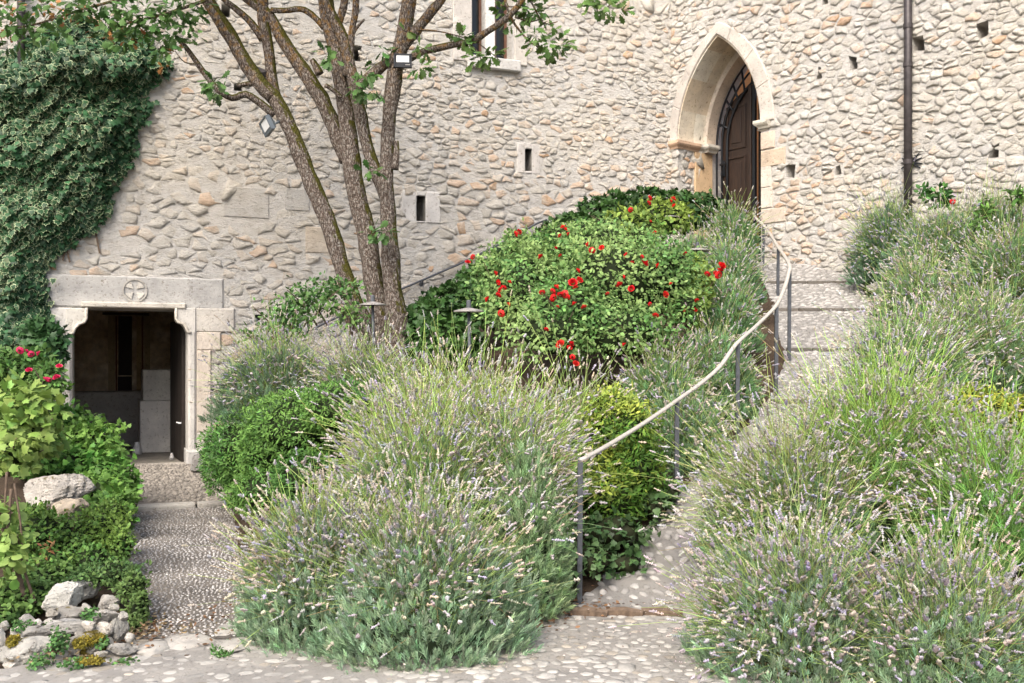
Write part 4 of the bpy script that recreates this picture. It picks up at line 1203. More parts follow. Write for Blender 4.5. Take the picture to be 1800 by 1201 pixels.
limb('branch', [(562, 130, 8), (556, 118, 7), (548, 105, 5)], [-.1] * 3, n=8)
limb('branch', [(572, 150, 4), (585, 158, 3.5), (600, 172, 4)], [-.1] * 3, n=6)
for pts in ([(366, 0, 3.5), (330, 12, 3), (280, 28, 2.5), (230, 40, 2), (190, 48, 1.5)], [(340, -30, 4), (250, -10, 3), (170, 10, 2.5), (110, 28, 2), (55, 45, 1.5), (10, 50, 1)], [(880, -20, 2.5), (898, 30, 2.5), (912, 52, 2), (935, 76, 1.6), (965, 88, 1)], [(735, 52, 2), (770, 55, 1.5), (800, 62, 1.2), (828, 70, 1)], [(930, -5, 2), (955, 40, 1.2), (980, 38, 1)], [(826, 76, 1.2), (840, 92, 1), (846, 106, 1)], [(1085, -30, 2), (1080, 0, 1.4), (1068, 12, 1)], [(350, 112, 1.5), (325, 110, 1), (308, 90, .8)], [(905, 30, 1.6), (935, 38, 1.2), (955, 30, 1)], [(870, -5, 2), (882, 10, 1.4), (905, 12, 1.2)], [(835, 72, 1.4), (862, 92, 1), (880, 108, .8)]):
    limb('twig', pts, [-.3] * len(pts), n=5, rough=.02)


def leaf_t(kind):
    """leaf templates: x width, y normal, z length; returns verts, tris, colour factor"""
    if kind == 'oak': o = [(0, 0), (.10, .08), (.07, .2), (.22, .28), (.15, .42), (.33, .52), (.2, .64), (.27, .8), (.1, .86), (0, 1.0)]
    elif kind == 'ivy': o = [(0, 0), (.28, -.08), (.5, .12), (.34, .34), (.42, .58), (.18, .62), (0, 1.0)]
    elif kind == 'maple': o = [(0, 0), (.3, -.05), (.52, .16), (.42, .32), (.6, .62), (.3, .62), (.18, .78), (0, 1.05)]
    elif kind == 'rose': o = [(0, 0), (.2, .18), (.29, .45), (.2, .75), (0, 1.0)]
    elif kind == 'round': o = [(0, 0), (.3, .2), (.42, .5), (.3, .85), (0, 1.0)]
    elif kind == 'lance': o = [(0, 0), (.14, .3), (.15, .6), (0, 1.0)]
    rt = o[1:-1]; out = [o[0]] + rt + [o[-1]] + [(-x, z) for x, z in rt[::-1]]
    V = [(x, (-.12 * (abs(x) ** 1.0) - .18 * (z - .4) ** 2), z) for x, z in out]; V.append((0, .03, .45)); n = len(out)
    F = [(k, (k + 1) % n, n) for k in range(n)]
    return np.array(V), np.array(F), n


def leaf_colf(n, edge, mid):
    c = np.array([edge] * n + [mid]); return c


LEAF = {k: leaf_t(k) for k in ('oak', 'ivy', 'maple', 'rose', 'round', 'lance')}


def leaves(kind, pos, grow, nrm, size, tintc, edge=(1, 1, 1), mid=(1, 1, 1)):
    T, F, n = LEAF[kind]
    return inst(T, F, frames(grow, nrm), pos, size, tintc, leaf_colf(n, edge, mid))


def leaf_cluster(c, n, r, size, col, kind='oak'):
    d = unit(R.normal(size=(n, 3))); pos = np.array(c) + d * r * R.uniform(.2, 1, (n, 1)) * np.array((1.2, .8, .7))
    grow = unit(d + np.array((0, -.2, -.35)) + R.normal(0, .4, (n, 3))); nr = unit(np.array((0, -.5, .8)) + R.normal(0, .5, (n, 3)))
    t = np.array(col) * R.uniform(.6, 1.4, (n, 1)) * (1 + R.normal(0, .06, (n, 3)))
    return leaves(kind, pos, grow, nr, R.uniform(.7, 1.25, n) * size, t, mid=(.85, .85, .8))


GO = (.075, .15, .045)
cl = []
for x, y, n, r in ((12, 20, 12, 34), (40, 48, 16, 40), (70, 30, 16, 40), (95, 60, 10, 30), (25, 72, 12, 34), (120, 8, 10, 30), (165, 30, 10, 26), (205, 38, 18, 40), (240, 55, 22, 42), (275, 30, 22, 42), (300, 60, 22, 38), (250, 12, 14, 34), (318, 22, 14, 32), (335, 5, 12, 30), (150, 12, 10, 26), (290, 80, 12, 24), (215, 70, 10, 24), (60, 8, 12, 34), (185, 5, 8, 24), (330, 48, 8, 20), (375, 145, 10, 17), (383, 160, 7, 14), (740, 118, 9, 14), (846, 103, 12, 22), (862, 96, 7, 18), (812, 66, 8, 16), (820, 70, 5, 12), (651, 300, 5, 12), (655, 410, 7, 16), (680, 410, 5, 10), (640, 130, 8, 18), (655, 160, 6, 14), (627, 155, 5, 14), (575, 95, 6, 12), (582, 105, 4, 10), (918, 8, 7, 18), (930, 25, 12, 24), (948, 20, 12, 26), (905, 38, 7, 16), (960, 75, 14, 28), (985, 80, 8, 20), (945, 60, 8, 20), (962, 96, 3, 8), (1068, 8, 16, 30), (1050, -5, 10, 24), (1085, 18, 8, 18), (880, 22, 5, 12), (672, 90, 5, 14), (740, 85, 4, 12), (650, 170, 5, 14), (715, 55, 2, 8)):
    cl.append(leaf_cluster(at(x, y, TY - .35 + random.uniform(-.15, .15)), int(n * 2.4), r * K * 1.15, .115, GO if x < 700 else (.11, .19, .055)))
rc = random.Random(12)
for _ in range(60):
    x, y = rc.uniform(230, 900), rc.uniform(-340, -75)
    cl.append(leaf_cluster(at(x, y, TY + rc.uniform(-1.3, .9)), 50, rc.uniform(35, 60) * K, .115, GO))
for x, y, n, r in ((100, 18, 9, 24), (190, 62, 9, 30), (5, 48, 8, 20), (130, 20, 7, 20), (225, 60, 8, 24), (310, 92, 6, 10), (20, 10, 6, 20), (285, 120, 4, 10)):
    cl.append(leaf_cluster(at(x, y, TY - .2), int(n * 1.8), r * K * 1.1, .09, (.36, .17, .07)))
v, f, c = merge(cl); tag(np_mesh('crown', v, f, M['leaf'], tree, c), kind='stuff')

# floodlights clamped to the tree
def floodlight(c, face, up, wd, hd, label, body, glass_frac=.6, arm=None):
    o = empty('floodlight', c); tag(o, label, 'floodlight', 'floodlights on the tree')
    z = Vector(face).normalized(); y = (Vector(up) - z * z.dot(Vector(up))).normalized(); x = y.cross(z); ax = (x, y, z); c = Vector(c)
    mb = MB()
    V = [c + x * i * wd / 2 * k + y * j * hd / 2 * k + z * d for d, k in ((.0, 1), (-.035, .98), (-.075, .62)) for i, j in ((-1, -1), (1, -1), (1, 1), (-1, 1))]
    F = [(0, 1, 2, 3), (8, 11, 10, 9)] + [(r * 4 + k, r * 4 + (k + 1) % 4, r * 4 + 4 + (k + 1) % 4, r * 4 + 4 + k) for r in (0, 1) for k in range(4)]
    mb.add(V, F); mb.build('housing', M[body], o)
    mb = MB()
    for i, j, sx, sy in ((0, 1, wd, .014), (0, -1, wd, .014), (1, 0, .014, hd), (-1, 0, .014, hd)):
        mb.box(c + x * i * (wd / 2 - .007) + y * j * (hd / 2 - .007) + z * .006, sx, sy, .018, ax)
    mb.build('bezel', M[body], o)
    mb = MB(); mb.box(c + y * (hd * (1 - glass_frac) / 2 - .01) + z * .004, wd - .06, hd * glass_frac - .01, .004, ax); mb.build('lamp_pane', M['lamp_glass'], o)
    mb = MB(); a = c - z * .06
    mb.tube([a, a - z * .05, Vector(arm)], .014, 6); mb.box(a - z * .02, wd * .5, .05, .02, ax); mb.build('bracket', M[body], o)
    return o


fl = at(468, 222, TY - .2); floodlight(fl, (-.75, -.55, -.38), (-.35, 0, .9), .24, .17, 'grey floodlight tilted down on the left leaning trunk', 'grey_metal', .7, at(494, 212, TY - .02))
fl = at(708, 107, TY - .28); f2 = floodlight(fl, (.08, -1, .02), (0, 0, 1), .2, .15, 'black square floodlight with white lamp face on the right trunk', 'black_metal', .58, at(697, 112, TY - .1))
mb = MB()
for k in range(5): mb.box(fl + Vector((.035 + k * .011, -.022, -.05)), .007, .002, .008)
mb.build('maker_mark', M['disk'], f2)
fl = at(456, 132, TY + .12); floodlight(fl, (.3, .9, .25), (.4, 0, .9), .2, .16, 'small brown floodlight seen from behind in the fork of the left trunk', 'pipe', .6, at(470, 150, TY + .02))


# ------------------------------------------------------------------ foliage masses
def shell(n, E, lo=.7, hi=1.04, seed=0, front=True, rough=.16):
    """n points near the surfaces of ellipsoids E = [(centre, rx, ry, rz)]; returns positions and outward directions"""
    vol = np.array([(e[1] * e[3]) for e in E]); cnt = (n * vol / vol.sum()).astype(int) + 1
    P, D = [], []
    for (c, rx, ry, rz), k in zip(E, cnt):
        d = unit(R.normal(size=(int(k * 1.7), 3))); d = d[(d[:, 1] < .35) & (d[:, 2] > -.75)][:k]
        q = R.uniform(lo, hi, (len(d), 1)) * (1 + rough * wob(d * 2.2 + np.array(c), 2.2, seed)[:, None] + rough * .5 * wob(d * 5 + np.array(c), 2.5, seed + 1)[:, None])
        P.append(np.array(c) + d * np.array((rx, ry, rz)) * q); D.append(unit(d / np.array((rx, ry, rz))))
    return np.concatenate(P), np.concatenate(D)


def E_(px, py, Y, wx, wz, ry=None):
    rx, rz = wx / FOC * Y, wz / FOC * Y
    return (at(px, py, Y), rx, ry if ry else min(rx, max(rz, .3)), rz)


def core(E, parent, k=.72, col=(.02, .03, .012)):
    """dark filler inside a bush, its inner shade put into the colour"""
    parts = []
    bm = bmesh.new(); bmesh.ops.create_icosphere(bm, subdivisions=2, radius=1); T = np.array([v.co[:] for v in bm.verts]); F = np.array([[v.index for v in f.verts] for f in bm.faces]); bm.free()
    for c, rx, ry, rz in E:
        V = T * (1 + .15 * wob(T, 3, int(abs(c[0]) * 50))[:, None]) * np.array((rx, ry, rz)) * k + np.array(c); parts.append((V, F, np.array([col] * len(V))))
    v, f, c = merge(parts); return tag(np_mesh('shade_core', v, f, M['lav_leaf'], parent, c, True), kind='stuff')


def bush(name, label, cat, E, kind, n, size, col, group=None, var=.35, edge=(1, 1, 1), mid=(.85, .88, .8), tipcol=None, lo=.7, hi=1.05, mat='leaf', up=.5, k=.74, tz=0.0, stems=0, seed=0, rough=.16, corecol=(.02, .03, .012)):
    base = E[0][0]; o = empty(name, (base[0], base[1], base[2] - E[0][3])); tag(o, label, cat, group)
    P, D = shell(n, E, lo, hi, seed, rough=rough); n = len(P)
    grow = unit(D * .5 + R.normal(0, .6, (n, 3)) + np.array((0, 0, -.15))); nr = unit(D + np.array((0, -.15, up)) + R.normal(0, .45, (n, 3)))
    t = np.array(col) * np.exp(R.normal(0, var, (n, 1))) * (1 + R.normal(0, .07, (n, 3)))
    if tipcol is not None:
        w_ = np.clip(.5 + wob(P, 3.5, seed + 7) * .9 + R.normal(0, .25, n) + tz * (P[:, 2] - P[:, 2].mean()) / P[:, 2].std(), 0, 1)[:, None]; t = t * (1 - w_) + np.array(tipcol) * np.exp(R.normal(0, var * .6, (n, 1))) * w_
    v, f, c = leaves(kind, P, grow, nr, R.uniform(.65, 1.25, n) * size, np.clip(t, 0, .75), edge, mid)
    tag(np_mesh('foliage', v, f, M[mat], o, c), kind='stuff')
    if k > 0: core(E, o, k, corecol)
    if stems:
        mb = MB()
        for _ in range(stems):
            e = random.choice(E); c0 = Vector(e[0]) + Vector((random.uniform(-.3, .3) * e[1], random.uniform(-.3, .3) * e[2], -e[3] * 1.0))
            d = Vector((random.uniform(-1, 1) * e[1], random.uniform(-1, .2) * e[2], random.uniform(.7, 1.9) * e[3])); mb.tube([c0, c0 + d * .5 + Vector((0, 0, .05)), c0 + d], [.012, .008, .004], 5, (1, 1, 1))
        tag(mb.build('stems', M['twig'], o), kind='stuff')
    return o


def bloom_mesh(seed, col, size):
    """a rose: spiralling cupped petals"""
    r = random.Random(seed); V, F, C = [], [], []
    for ring, (n, rad, h, tilt) in enumerate(((4, .22, .75, -.25), (5, .42, .62, .05), (6, .62, .42, .4), (6, .8, .25, .75))):
        for k in range(n):
            th = 6.2832 * (k + .5 * ring) / n + r.uniform(-.2, .2); b = len(V)
            ca, sa = math.cos(th), math.sin(th)
            for u, vv in ((-.45, 0), (.45, 0), (-.55, .55), (.55, .55), (0, .95)):
                rr_ = rad * (.45 + vv * (.35 + .5 * tilt)); z = h * .3 + vv * (1 - tilt * .75) * .7 + r.uniform(-.05, .05); lat = u * rad * 1.15
                V.append((ca * rr_ - sa * lat, sa * rr_ + ca * lat, z)); f_ = r.uniform(.72, 1.15); C.append((col[0] * f_, col[1] * f_, col[2] * f_))
            F += [(b, b + 1, b + 3), (b, b + 3, b + 2), (b + 2, b + 3, b + 4)]
    me = bpy.data.meshes.new('rose_bloom'); me.from_pydata([tuple(np.array(p) * size) for p in V], [], F); me.update()
    a = me.color_attributes.new('tint', 'FLOAT_COLOR', 'POINT'); a.data.foreach_set('color', np.array([(*c, 1) for c in C], dtype=np.float32).ravel())
    me.materials.append(M['petal']); return me


RED = [bloom_mesh(s, c_, .040) for s, c_ in ((0, (.70, .016, .018)), (1, (.60, .012, .02)), (2, (.72, .035, .03)))]; PINK = [bloom_mesh(s, (.62, .03, .13), .040) for s in range(3)]


def blooms(o, pts, Y, meshes, sz=1.0):
    for i, q in enumerate(pts):
        x, y = q[:2]; k = (q[2] if len(q) > 2 else 1.0) * sz * random.uniform(.7, 1.0)
        p = at(x, y, (Y(x, y) if callable(Y) else Y) - .3); b = bpy.data.objects.new('rose_bloom', meshes[i % 3]); COL.objects.link(b); b.parent = o; b.matrix_parent_inverse = Matrix.Translation(-o.location)
        b.location = p; b.rotation_euler = (random.uniform(.5, 1.4), random.uniform(-.4, .4), random.uniform(0, 6)); b.scale = (k,) * 3


# climbing variegated ivy on the left wall
ivy = empty('climbing_ivy', WL.p(-1, .2, .1)); tag(ivy, 'variegated ivy with cream-edged leaves covering the far left of the wall', 'ivy')
OUT = [(-40, 95), (20, 95), (60, 62), (100, 40), (140, 25), (170, 45), (215, 55), (262, 62), (272, 88), (300, 108), (292, 128), (272, 140), (250, 165), (268, 185), (252, 215), (236, 232), (238, 262), (222, 292), (205, 318), (190, 352), (185, 380), (165, 402), (140, 412), (108, 438), (92, 452), (74, 478), (86, 520), (82, 560), (108, 588), (100, 640), (80, 700), (30, 720), (-40, 720)]


def inside(x, y, P):
    r = False; j = len(P) - 1
    for i in range(len(P)):
        if (P[i][1] > y) != (P[j][1] > y) and x < (P[j][0] - P[i][0]) * (y - P[i][1]) / (P[j][1] - P[i][1]) + P[i][0]: r = not r
        j = i
    return r


def edge_d(x, y, P):
    m = 1e9
    for i in range(len(P)):
        a, b = np.array(P[i - 1]), np.array(P[i]); t = np.clip(np.dot((x, y) - a, b - a) / max(np.dot(b - a, b - a), 1e-6), 0, 1); m = min(m, np.hypot(*((x, y) - (a + (b - a) * t))))
    return m


pos, oo = [], []
while len(pos) < 12500:
    x, y = R.uniform(-40, 304), R.uniform(20, 722)
    if not inside(x + R.normal(0, 5), y + R.normal(0, 5), OUT): continue
    thick = .03 + min(edge_d(x, y, OUT), 55) / 55 * .30
    lump = .5 + .5 * wob(np.array([[x / 60, y / 45, 0]]), 1.6, 21)[0]
    off = .03 + thick * (R.random() ** .6) * (.25 + 1.1 * lump); a, z = WL.loc(x, y, off); pos.append(WL.p(a, z, off)); oo.append(off)
pos = np.array(pos); n = len(pos); nw = np.array(WL.n)
grow = unit(np.array((0, 0, -1.)) + R.normal(0, .45, (n, 3)) + nw * .35); nr = unit(nw * .9 + np.array((0, 0, .65)) + R.normal(0, .38, (n, 3)))
tn = np.array((.026, .076, .032)) * np.exp(R.normal(0, .3, (n, 1)) + .35 * wob(pos, 2.2, 71)[:, None])
v, f, c = leaves('ivy', pos, grow, nr, R.uniform(.055, .095, n), tn, (1, 1, 1), (1, 1, 1))
# cream margins: the outline of each leaf is pale, a green inner leaf lies on it
T, F, m = LEAF['ivy']
Ti = np.concatenate([T * np.array((.80, 1, .83)) + np.array((0, .035, .075))])
var = R.random(n) < .55 + .35 * np.clip(wob(pos, 1.6, 72), -.8, .8)
ct = np.where(var[:, None], np.array((.37, .44, .27)) * R.uniform(.55, 1.1, (n, 1)), tn)
v1, f1, c1 = leaves('ivy', pos, grow, nr, R.uniform(.06, .1, n), ct)
sz_ = R.uniform(.055, .112, n)
Rm = frames(grow, nr); v1, f1, c1 = inst(T, F, Rm, pos, sz_, ct); v2, f2, c2 = inst(Ti, F, Rm, pos, sz_, tn)
v, f, c = merge([(v1, f1, c1), (v2, f2, c2)]); tag(np_mesh('leaves', v, f, M['ivy'], ivy, c), kind='stuff')
mb = MB()
for _ in range(26):
    x, y = random.uniform(-20, 200), random.uniform(200, 650); P = []
    for k in range(6):
        a, z = WL.loc(x, y, .03); P.append(WL.p(a, z, .03)); x += random.uniform(-10, 16); y -= random.uniform(20, 60)
        if not inside(x, y, OUT): break
    if len(P) > 2: mb.tube(P, .012, 5)
mb.build('stems', M['twig'], ivy)

# roses and hedges in the middle bank
ROSE = (.11, .225, .07); ROSE_T = (.26, .37, .14)
rb = bush('rose_bush', 'red-flowered rose bush left of the middle, its blooms nearest the wall handrail', 'rose bush', [E_(930, 515, 9.9, 85, 85), E_(890, 492, 10.3, 48, 42), E_(985, 455, 10.4, 62, 44), E_(850, 470, 10.4, 26, 16), E_(905, 425, 10.3, 22, 20), E_(985, 412, 10.3, 26, 18), E_(945, 440, 10.2, 26, 22)], 'rose', 8200, .048, ROSE, 'red rose bushes', tipcol=ROSE_T, stems=14, seed=1, lo=.55, hi=1.16, rough=.38)
blooms(rb, [(905, 412, 1.1), (912, 408), (990, 400), (993, 404), (976, 437), (870, 481, 1.1), (875, 520, 1.2), (880, 510), (880, 552, 1.2), (858, 527), (885, 507), (895, 497), (951, 452), (822, 462), (832, 452), (893, 536, .9), (1000, 412), (985, 415), (875, 497)], lambda x, y: 9.25 if y > 470 else 9.75, RED)
rb = bush('rose_bush', 'largest red-flowered rose bush in the centre, crowded with open blooms', 'rose bush', [E_(1080, 500, 9.6, 110, 85), E_(1050, 440, 10.1, 85, 50), E_(1150, 500, 9.8, 75, 80), E_(1000, 545, 9.2, 75, 55), E_(1060, 398, 10.6, 30, 16), E_(1120, 420, 10.2, 34, 20), E_(1185, 460, 9.8, 28, 22), E_(1020, 405, 10.4, 24, 18), E_(1205, 540, 9.4, 24, 30), E_(970, 590, 8.9, 75, 50), E_(1100, 590, 8.9, 90, 55)], 'rose', 13500, .048, ROSE, 'red rose bushes', tipcol=ROSE_T, stems=16, seed=2, lo=.55, hi=1.16, rough=.38)
blooms(rb, [(1015, 477, 1.2), (1007, 498, 1.3), (1012, 506), (1018, 493), (971, 513), (977, 506), (974, 524, 1.2), (985, 519), (992, 518, 1.2), (997, 523), (969, 528), (1027, 541, 1.2), (1090, 502, 1.4), (1040, 441, 1.1), (1034, 430, .8), (1102, 449), (1132, 463, 1.3), (1111, 463), (1157, 467), (1110, 508), (1169, 518, 1.1), (1152, 556, 1.3), (1128, 452, .7), (953, 515), (1058, 436), (1010, 535, .8), (980, 540, .7), (1095, 487, .7), (1143, 535, .7), (1068, 517, .7), (985, 450, .8), (960, 580), (986, 606, 1.3), (1001, 612, 1.1), (1003, 605), (1012, 640, 1.1), (1006, 628), (1098, 607), (1180, 500, .8)], lambda x, y: 8.85 if y > 560 else (9.0 if y > 480 else 9.45), RED)
rb = bush('rose_bush', 'small red rose bush in front of the ivy hedge below the arched door', 'rose bush', [E_(1165, 385, 12.4, 55, 35), E_(1110, 405, 11.8, 60, 38)], 'rose', 1900, .065, (.11, .19, .045), 'red rose bushes', tipcol=(.24, .33, .07), stems=6, seed=3, lo=.55, rough=.25)
blooms(rb, [(1141, 349), (1140, 358), (1183, 351, 1.1), (1178, 354), (1109, 369), (1143, 390, .7), (1185, 362, .7), (1150, 410, .8), (1060, 420, .8)], 11.85, RED, 1.2)
rb = bush('rose_bush', 'slender red rose beside the garden light at the right of the bank', 'rose bush', [E_(1225, 500, 10.0, 28, 50), E_(1210, 545, 9.6, 26, 36)], 'rose', 900, .06, (.13, .22, .05), 'red rose bushes', tipcol=(.25, .34, .08), stems=8, seed=4, lo=.5, k=.5, rough=.25)
blooms(rb, [(1268, 468, 1.3), (1266, 476, 1.2), (1272, 470), (1264, 484, 1.2), (1243, 483), (1258, 480, .8), (1225, 529), (1206, 548, 1.2), (1222, 545, .7), (1204, 446, .7)], 9.6, RED)
bush('ivy_hedge', 'dark ivy hedge climbing in a diagonal band behind the roses to the door', 'hedge', [E_(775, 600, 11.0, 75, 40), E_(765, 570, 11.3, 65, 40), E_(815, 540, 11.6, 70, 42), E_(862, 505, 12, 62, 44), E_(930, 470, 12.6, 70, 50), E_(1020, 425, 13.3, 70, 48), E_(1080, 390, 13.8, 68, 46), E_(1150, 375, 14.2, 75, 40), E_(1220, 378, 14.3, 52, 38)], 'ivy', 9500, .075, (.03, .075, .022), None, .3, tipcol=(.055, .12, .03), mat='ivy', seed=5, up=.6, lo=.85)
bush('rose_bush', 'leafy rose bush without many flowers, left of the tree trunk before the wall', 'rose bush', [E_(555, 530, 10.3, 70, 42), E_(510, 560, 10.2, 55, 45), E_(600, 510, 10.5, 40, 25), E_(470, 590, 10, 45, 22), E_(620, 560, 10.2, 30, 30)], 'rose', 1500, .058, (.08, .17, .055), None, .3, tipcol=(.13, .22, .07), stems=26, seed=6, k=0, lo=.25, rough=.45)
sp = bush('rose_sprig', 'small rose sprig with a red bud against the right wall', 'rose', [E_(1655, 350, 11.6, 18, 24), E_(1628, 342, 11.7, 14, 18)], 'rose', 240, .07, (.06, .15, .04), None, seed=8, k=.3, lo=.2)
blooms(sp, [(1674, 355, 1.2)], 11.4, RED)
bush('green_shoots', 'fresh green shoots rising before the right wall at the frame edge', 'shrub', [E_(1790, 345, 11, 22, 18), E_(1730, 370, 10.8, 12, 25), E_(1722, 395, 10.7, 10, 18)], 'lance', 240, .1, (.10, .19, .05), None, seed=9, k=0, lo=.1, stems=5)

# left bank plants
pk = bush('pink_rose_bush', 'rose bush with bright pink blooms below the ivy at the left', 'rose bush', [E_(30, 660, 9.2, 70, 48), E_(85, 680, 9.0, 32, 42)], 'rose', 1700, .07, (.07, .15, .04), None, tipcol=(.13, .22, .06), seed=10, k=.6, stems=6)
blooms(pk, [(34, 617, 1.2), (55, 623, 1.2), (69, 622, .8), (51, 652), (104, 645, 1.1), (100, 665, 1.3), (80, 669, 1.2), (88, 668, .8), (46, 618, .8)], 8.6, PINK)
bush('climbing_ivy', 'dark ivy sprays hanging beside the left jamb of the low doorway', 'ivy', [E_(95, 615, 11.6, 22, 45, .2), E_(70, 600, 11.7, 30, 40, .2)], 'ivy', 600, .085, (.03, .08, .03), None, .3, tipcol=(.05, .11, .04), mat='ivy', seed=11)
bush('currant_bush', 'yellow-green bush with large lobed leaves at the left edge', 'shrub', [E_(40, 745, 6.6, 62, 70, .3), E_(20, 800, 6.4, 50, 38, .3), E_(75, 770, 6.8, 34, 34, .25)], 'maple', 1100, .062, (.15, .25, .06), None, .22, mid=(.9, .95, .8), tipcol=(.30, .39, .12), rough=.3, seed=12, k=.5, stems=10, lo=.5, up=.7)
bush('ivy_mound', 'bright green ivy mound spilling down beside the low doorway path', 'ivy', [E_(100, 760, 9.6, 70, 48), E_(160, 800, 9.3, 62, 58), E_(196, 850, 8.9, 46, 52), E_(120, 830, 9.0, 80, 50), E_(60, 800, 8.6, 50, 40), E_(205, 895, 8.2, 34, 36), E_(180, 870, 8.5, 50, 40)], 'ivy', 5600, .055, (.07, .17, .035), None, .3, tipcol=(.17, .30, .07), mat='leaf', seed=13, lo=.75, rough=.22, up=.8)
bush('low_shrub', 'green low shrub with small leaves between the boulder and the gravel path', 'shrub', [E_(120, 950, 7.0, 84, 46), E_(175, 940, 7.1, 50, 46), E_(70, 935, 6.8, 50, 40), E_(195, 905, 7.5, 34, 30), E_(60, 905, 7.2, 30, 22), E_(150, 985, 6.5, 50, 26), E_(95, 990, 6.4, 44, 26), E_(215, 960, 6.9, 22, 34)], 'rose', 6000, .034, (.085, .175, .045), None, .35, tipcol=(.18, .28, .06), seed=14, lo=.6, up=.8, stems=16, rough=.3)
bush('leafy_sapling', 'thin sapling with round pale green leaves at the left edge', 'sapling', [E_(20, 985, 5.7, 36, 40, .2), E_(30, 940, 5.8, 30, 30, .2), E_(8, 900, 5.8, 22, 40, .2)], 'round', 230, .06, (.19, .29, .08), None, .25, tipcol=(.28, .38, .12), seed=15, k=0, lo=.2, stems=0, up=.7)
sap = bpy.data.objects['leafy_sapling']
mb = MB()
for pts in ([(45, 1055, 5), (25, 985, 4.5), (8, 930, 4), (-5, 880, 3)], [(62, 1060, 3), (42, 1000, 2.5), (30, 940, 2)], [(30, 1000, 2.5), (10, 985, 2), (-8, 980, 2)], [(20, 860, 3), (15, 930, 3), (18, 1000, 2.5)], [(12, 830, 2.5), (8, 900, 2.5), (2, 990, 2)], [(25, 850, 2), (36, 920, 2), (40, 980, 2)]):
    mb.tube(smooth_line([at(x, y, 5.75) for x, y, r in pts]), [lerp(i, [0, len(pts) * 4 - 4], [pts[0][2], pts[-1][2]]) * 5.75 / FOC for i in range(len(pts) * 4 - 3)], 6)
mb.build('stems', M['twig'], sap, True)
bush('creeping_mat', 'creeping dark green mat hanging over the end of the rockery wall', 'groundcover', [E_(195, 1005, 6.1, 52, 18, .25), E_(236, 1030, 5.9, 20, 26, .2), E_(246, 1070, 5.8, 14, 34, .15), E_(244, 1110, 5.7, 10, 26, .1), E_(150, 1012, 6.1, 30, 14, .2)], 'rose', 3200, .026, (.055, .115, .04), None, .35, tipcol=(.12, .19, .06), seed=16, lo=.6, up=.7, rough=.35)
bush('weed_mat', 'soft green ground cover at the far left behind the rocks', 'groundcover', [E_(35, 1050, 5.9, 60, 34, .3), E_(90, 1010, 6.3, 50, 24, .3), E_(0, 1075, 5.6, 34, 20, .2)], 'round', 2600, .028, (.085, .17, .05), None, .35, tipcol=(.15, .25, .07), seed=17, lo=.7, up=.9)
bush('wall_weeds', 'small clover-like weeds growing between the front rocks', 'groundcover', [E_(105, 1128, 5.12, 16, 26, .1), E_(75, 1160, 5.02, 22, 10, .1), E_(130, 1164, 5.0, 26, 7, .1), E_(160, 1078, 5.42, 14, 12, .1), E_(182, 1128, 5.2, 12, 8, .08), E_(40, 1098, 5.35, 22, 8, .1), E_(222, 1160, 5.1, 22, 5, .08), E_(92, 1100, 5.4, 14, 8, .08)], 'round', 900, .018, (.08, .17, .055), None, .35, seed=18, lo=.3, k=0, up=.9)
dry = bush('dry_twigs', 'orange-brown dry twigs and seed heads in the low shrub', 'dry twigs', [E_(85, 970, 6.4, 14, 26, .1), E_(75, 1000, 6.3, 12, 14, .1)], 'lance', 60, .05, (.30, .14, .07), None, seed=19, k=0, lo=.1, stems=5)
# green cushion and golden shrubs
bush('green_cushion', 'bright green fine-leaved cushion shrub right of the low doorway', 'shrub', [E_(460, 785, 8.9, 100, 76), E_(408, 815, 9.6, 52, 66), E_(525, 752, 8.3, 95, 66), E_(432, 860, 8.8, 38, 44), E_(600, 720, 8.0, 70, 50), E_(470, 865, 8.2, 62, 44), E_(540, 840, 7.6, 60, 44), E_(500, 800, 8.4, 80, 60)], 'lance', 18000, .042, (.075, .175, .045), None, .3, tipcol=(.15, .28, .065), seed=20, lo=.86, up=.6, rough=.1)
bush('golden_shrub', 'yellow-green euonymus-like shrub behind the first rail post', 'shrub', [E_(1088, 762, 7.55, 66, 70), E_(1115, 830, 7.4, 52, 64), E_(1072, 722, 7.6, 44, 40), E_(1075, 880, 7.2, 52, 60)], 'lance', 6500, .055, (.07, .15, .025), 'golden shrubs', .3, tipcol=(.46, .52, .10), seed=21, tz=.35, lo=.6, up=.8, rough=.25)
bush('golden_shrub', 'low golden shrub among the lavender at the right edge', 'shrub', [E_(1745, 742, 6.9, 62, 48), E_(1800, 752, 6.8, 50, 55), E_(1705, 712, 7.0, 34, 34)], 'lance', 3600, .05, (.17, .24, .035), 'golden shrubs', .3, tipcol=(.66, .60, .10), seed=22, lo=.65, up=.9, rough=.25)
bush('ground_ivy', 'dark ivy trailing over dry leaves under the golden shrub', 'ivy', [E_(1080, 935, 6.9, 70, 36, .3), E_(1040, 985, 6.5, 44, 34, .2), E_(1095, 990, 6.7, 44, 26, .2), E_(1000, 1010, 6.3, 24, 40, .15), E_(1150, 890, 7.3, 34, 28, .2), E_(1180, 862, 7.6, 20, 22, .2)], 'ivy', 620, .055, (.045, .095, .035), None, .3, tipcol=(.1, .17, .07), mat='ivy', seed=23, lo=.6, up=.9, k=.7, corecol=(.03, .034, .018))
bush('weed_tuft', 'little green weed growing in the cobbles before the gravel path', 'weed', [E_(392, 1152, 5.22, 17, 6, .07), E_(380, 1143, 5.3, 8, 4, .05)], 'lance', 260, .03, (.08, .17, .05), None, .35, seed=31, lo=.1, k=0, up=1.2)
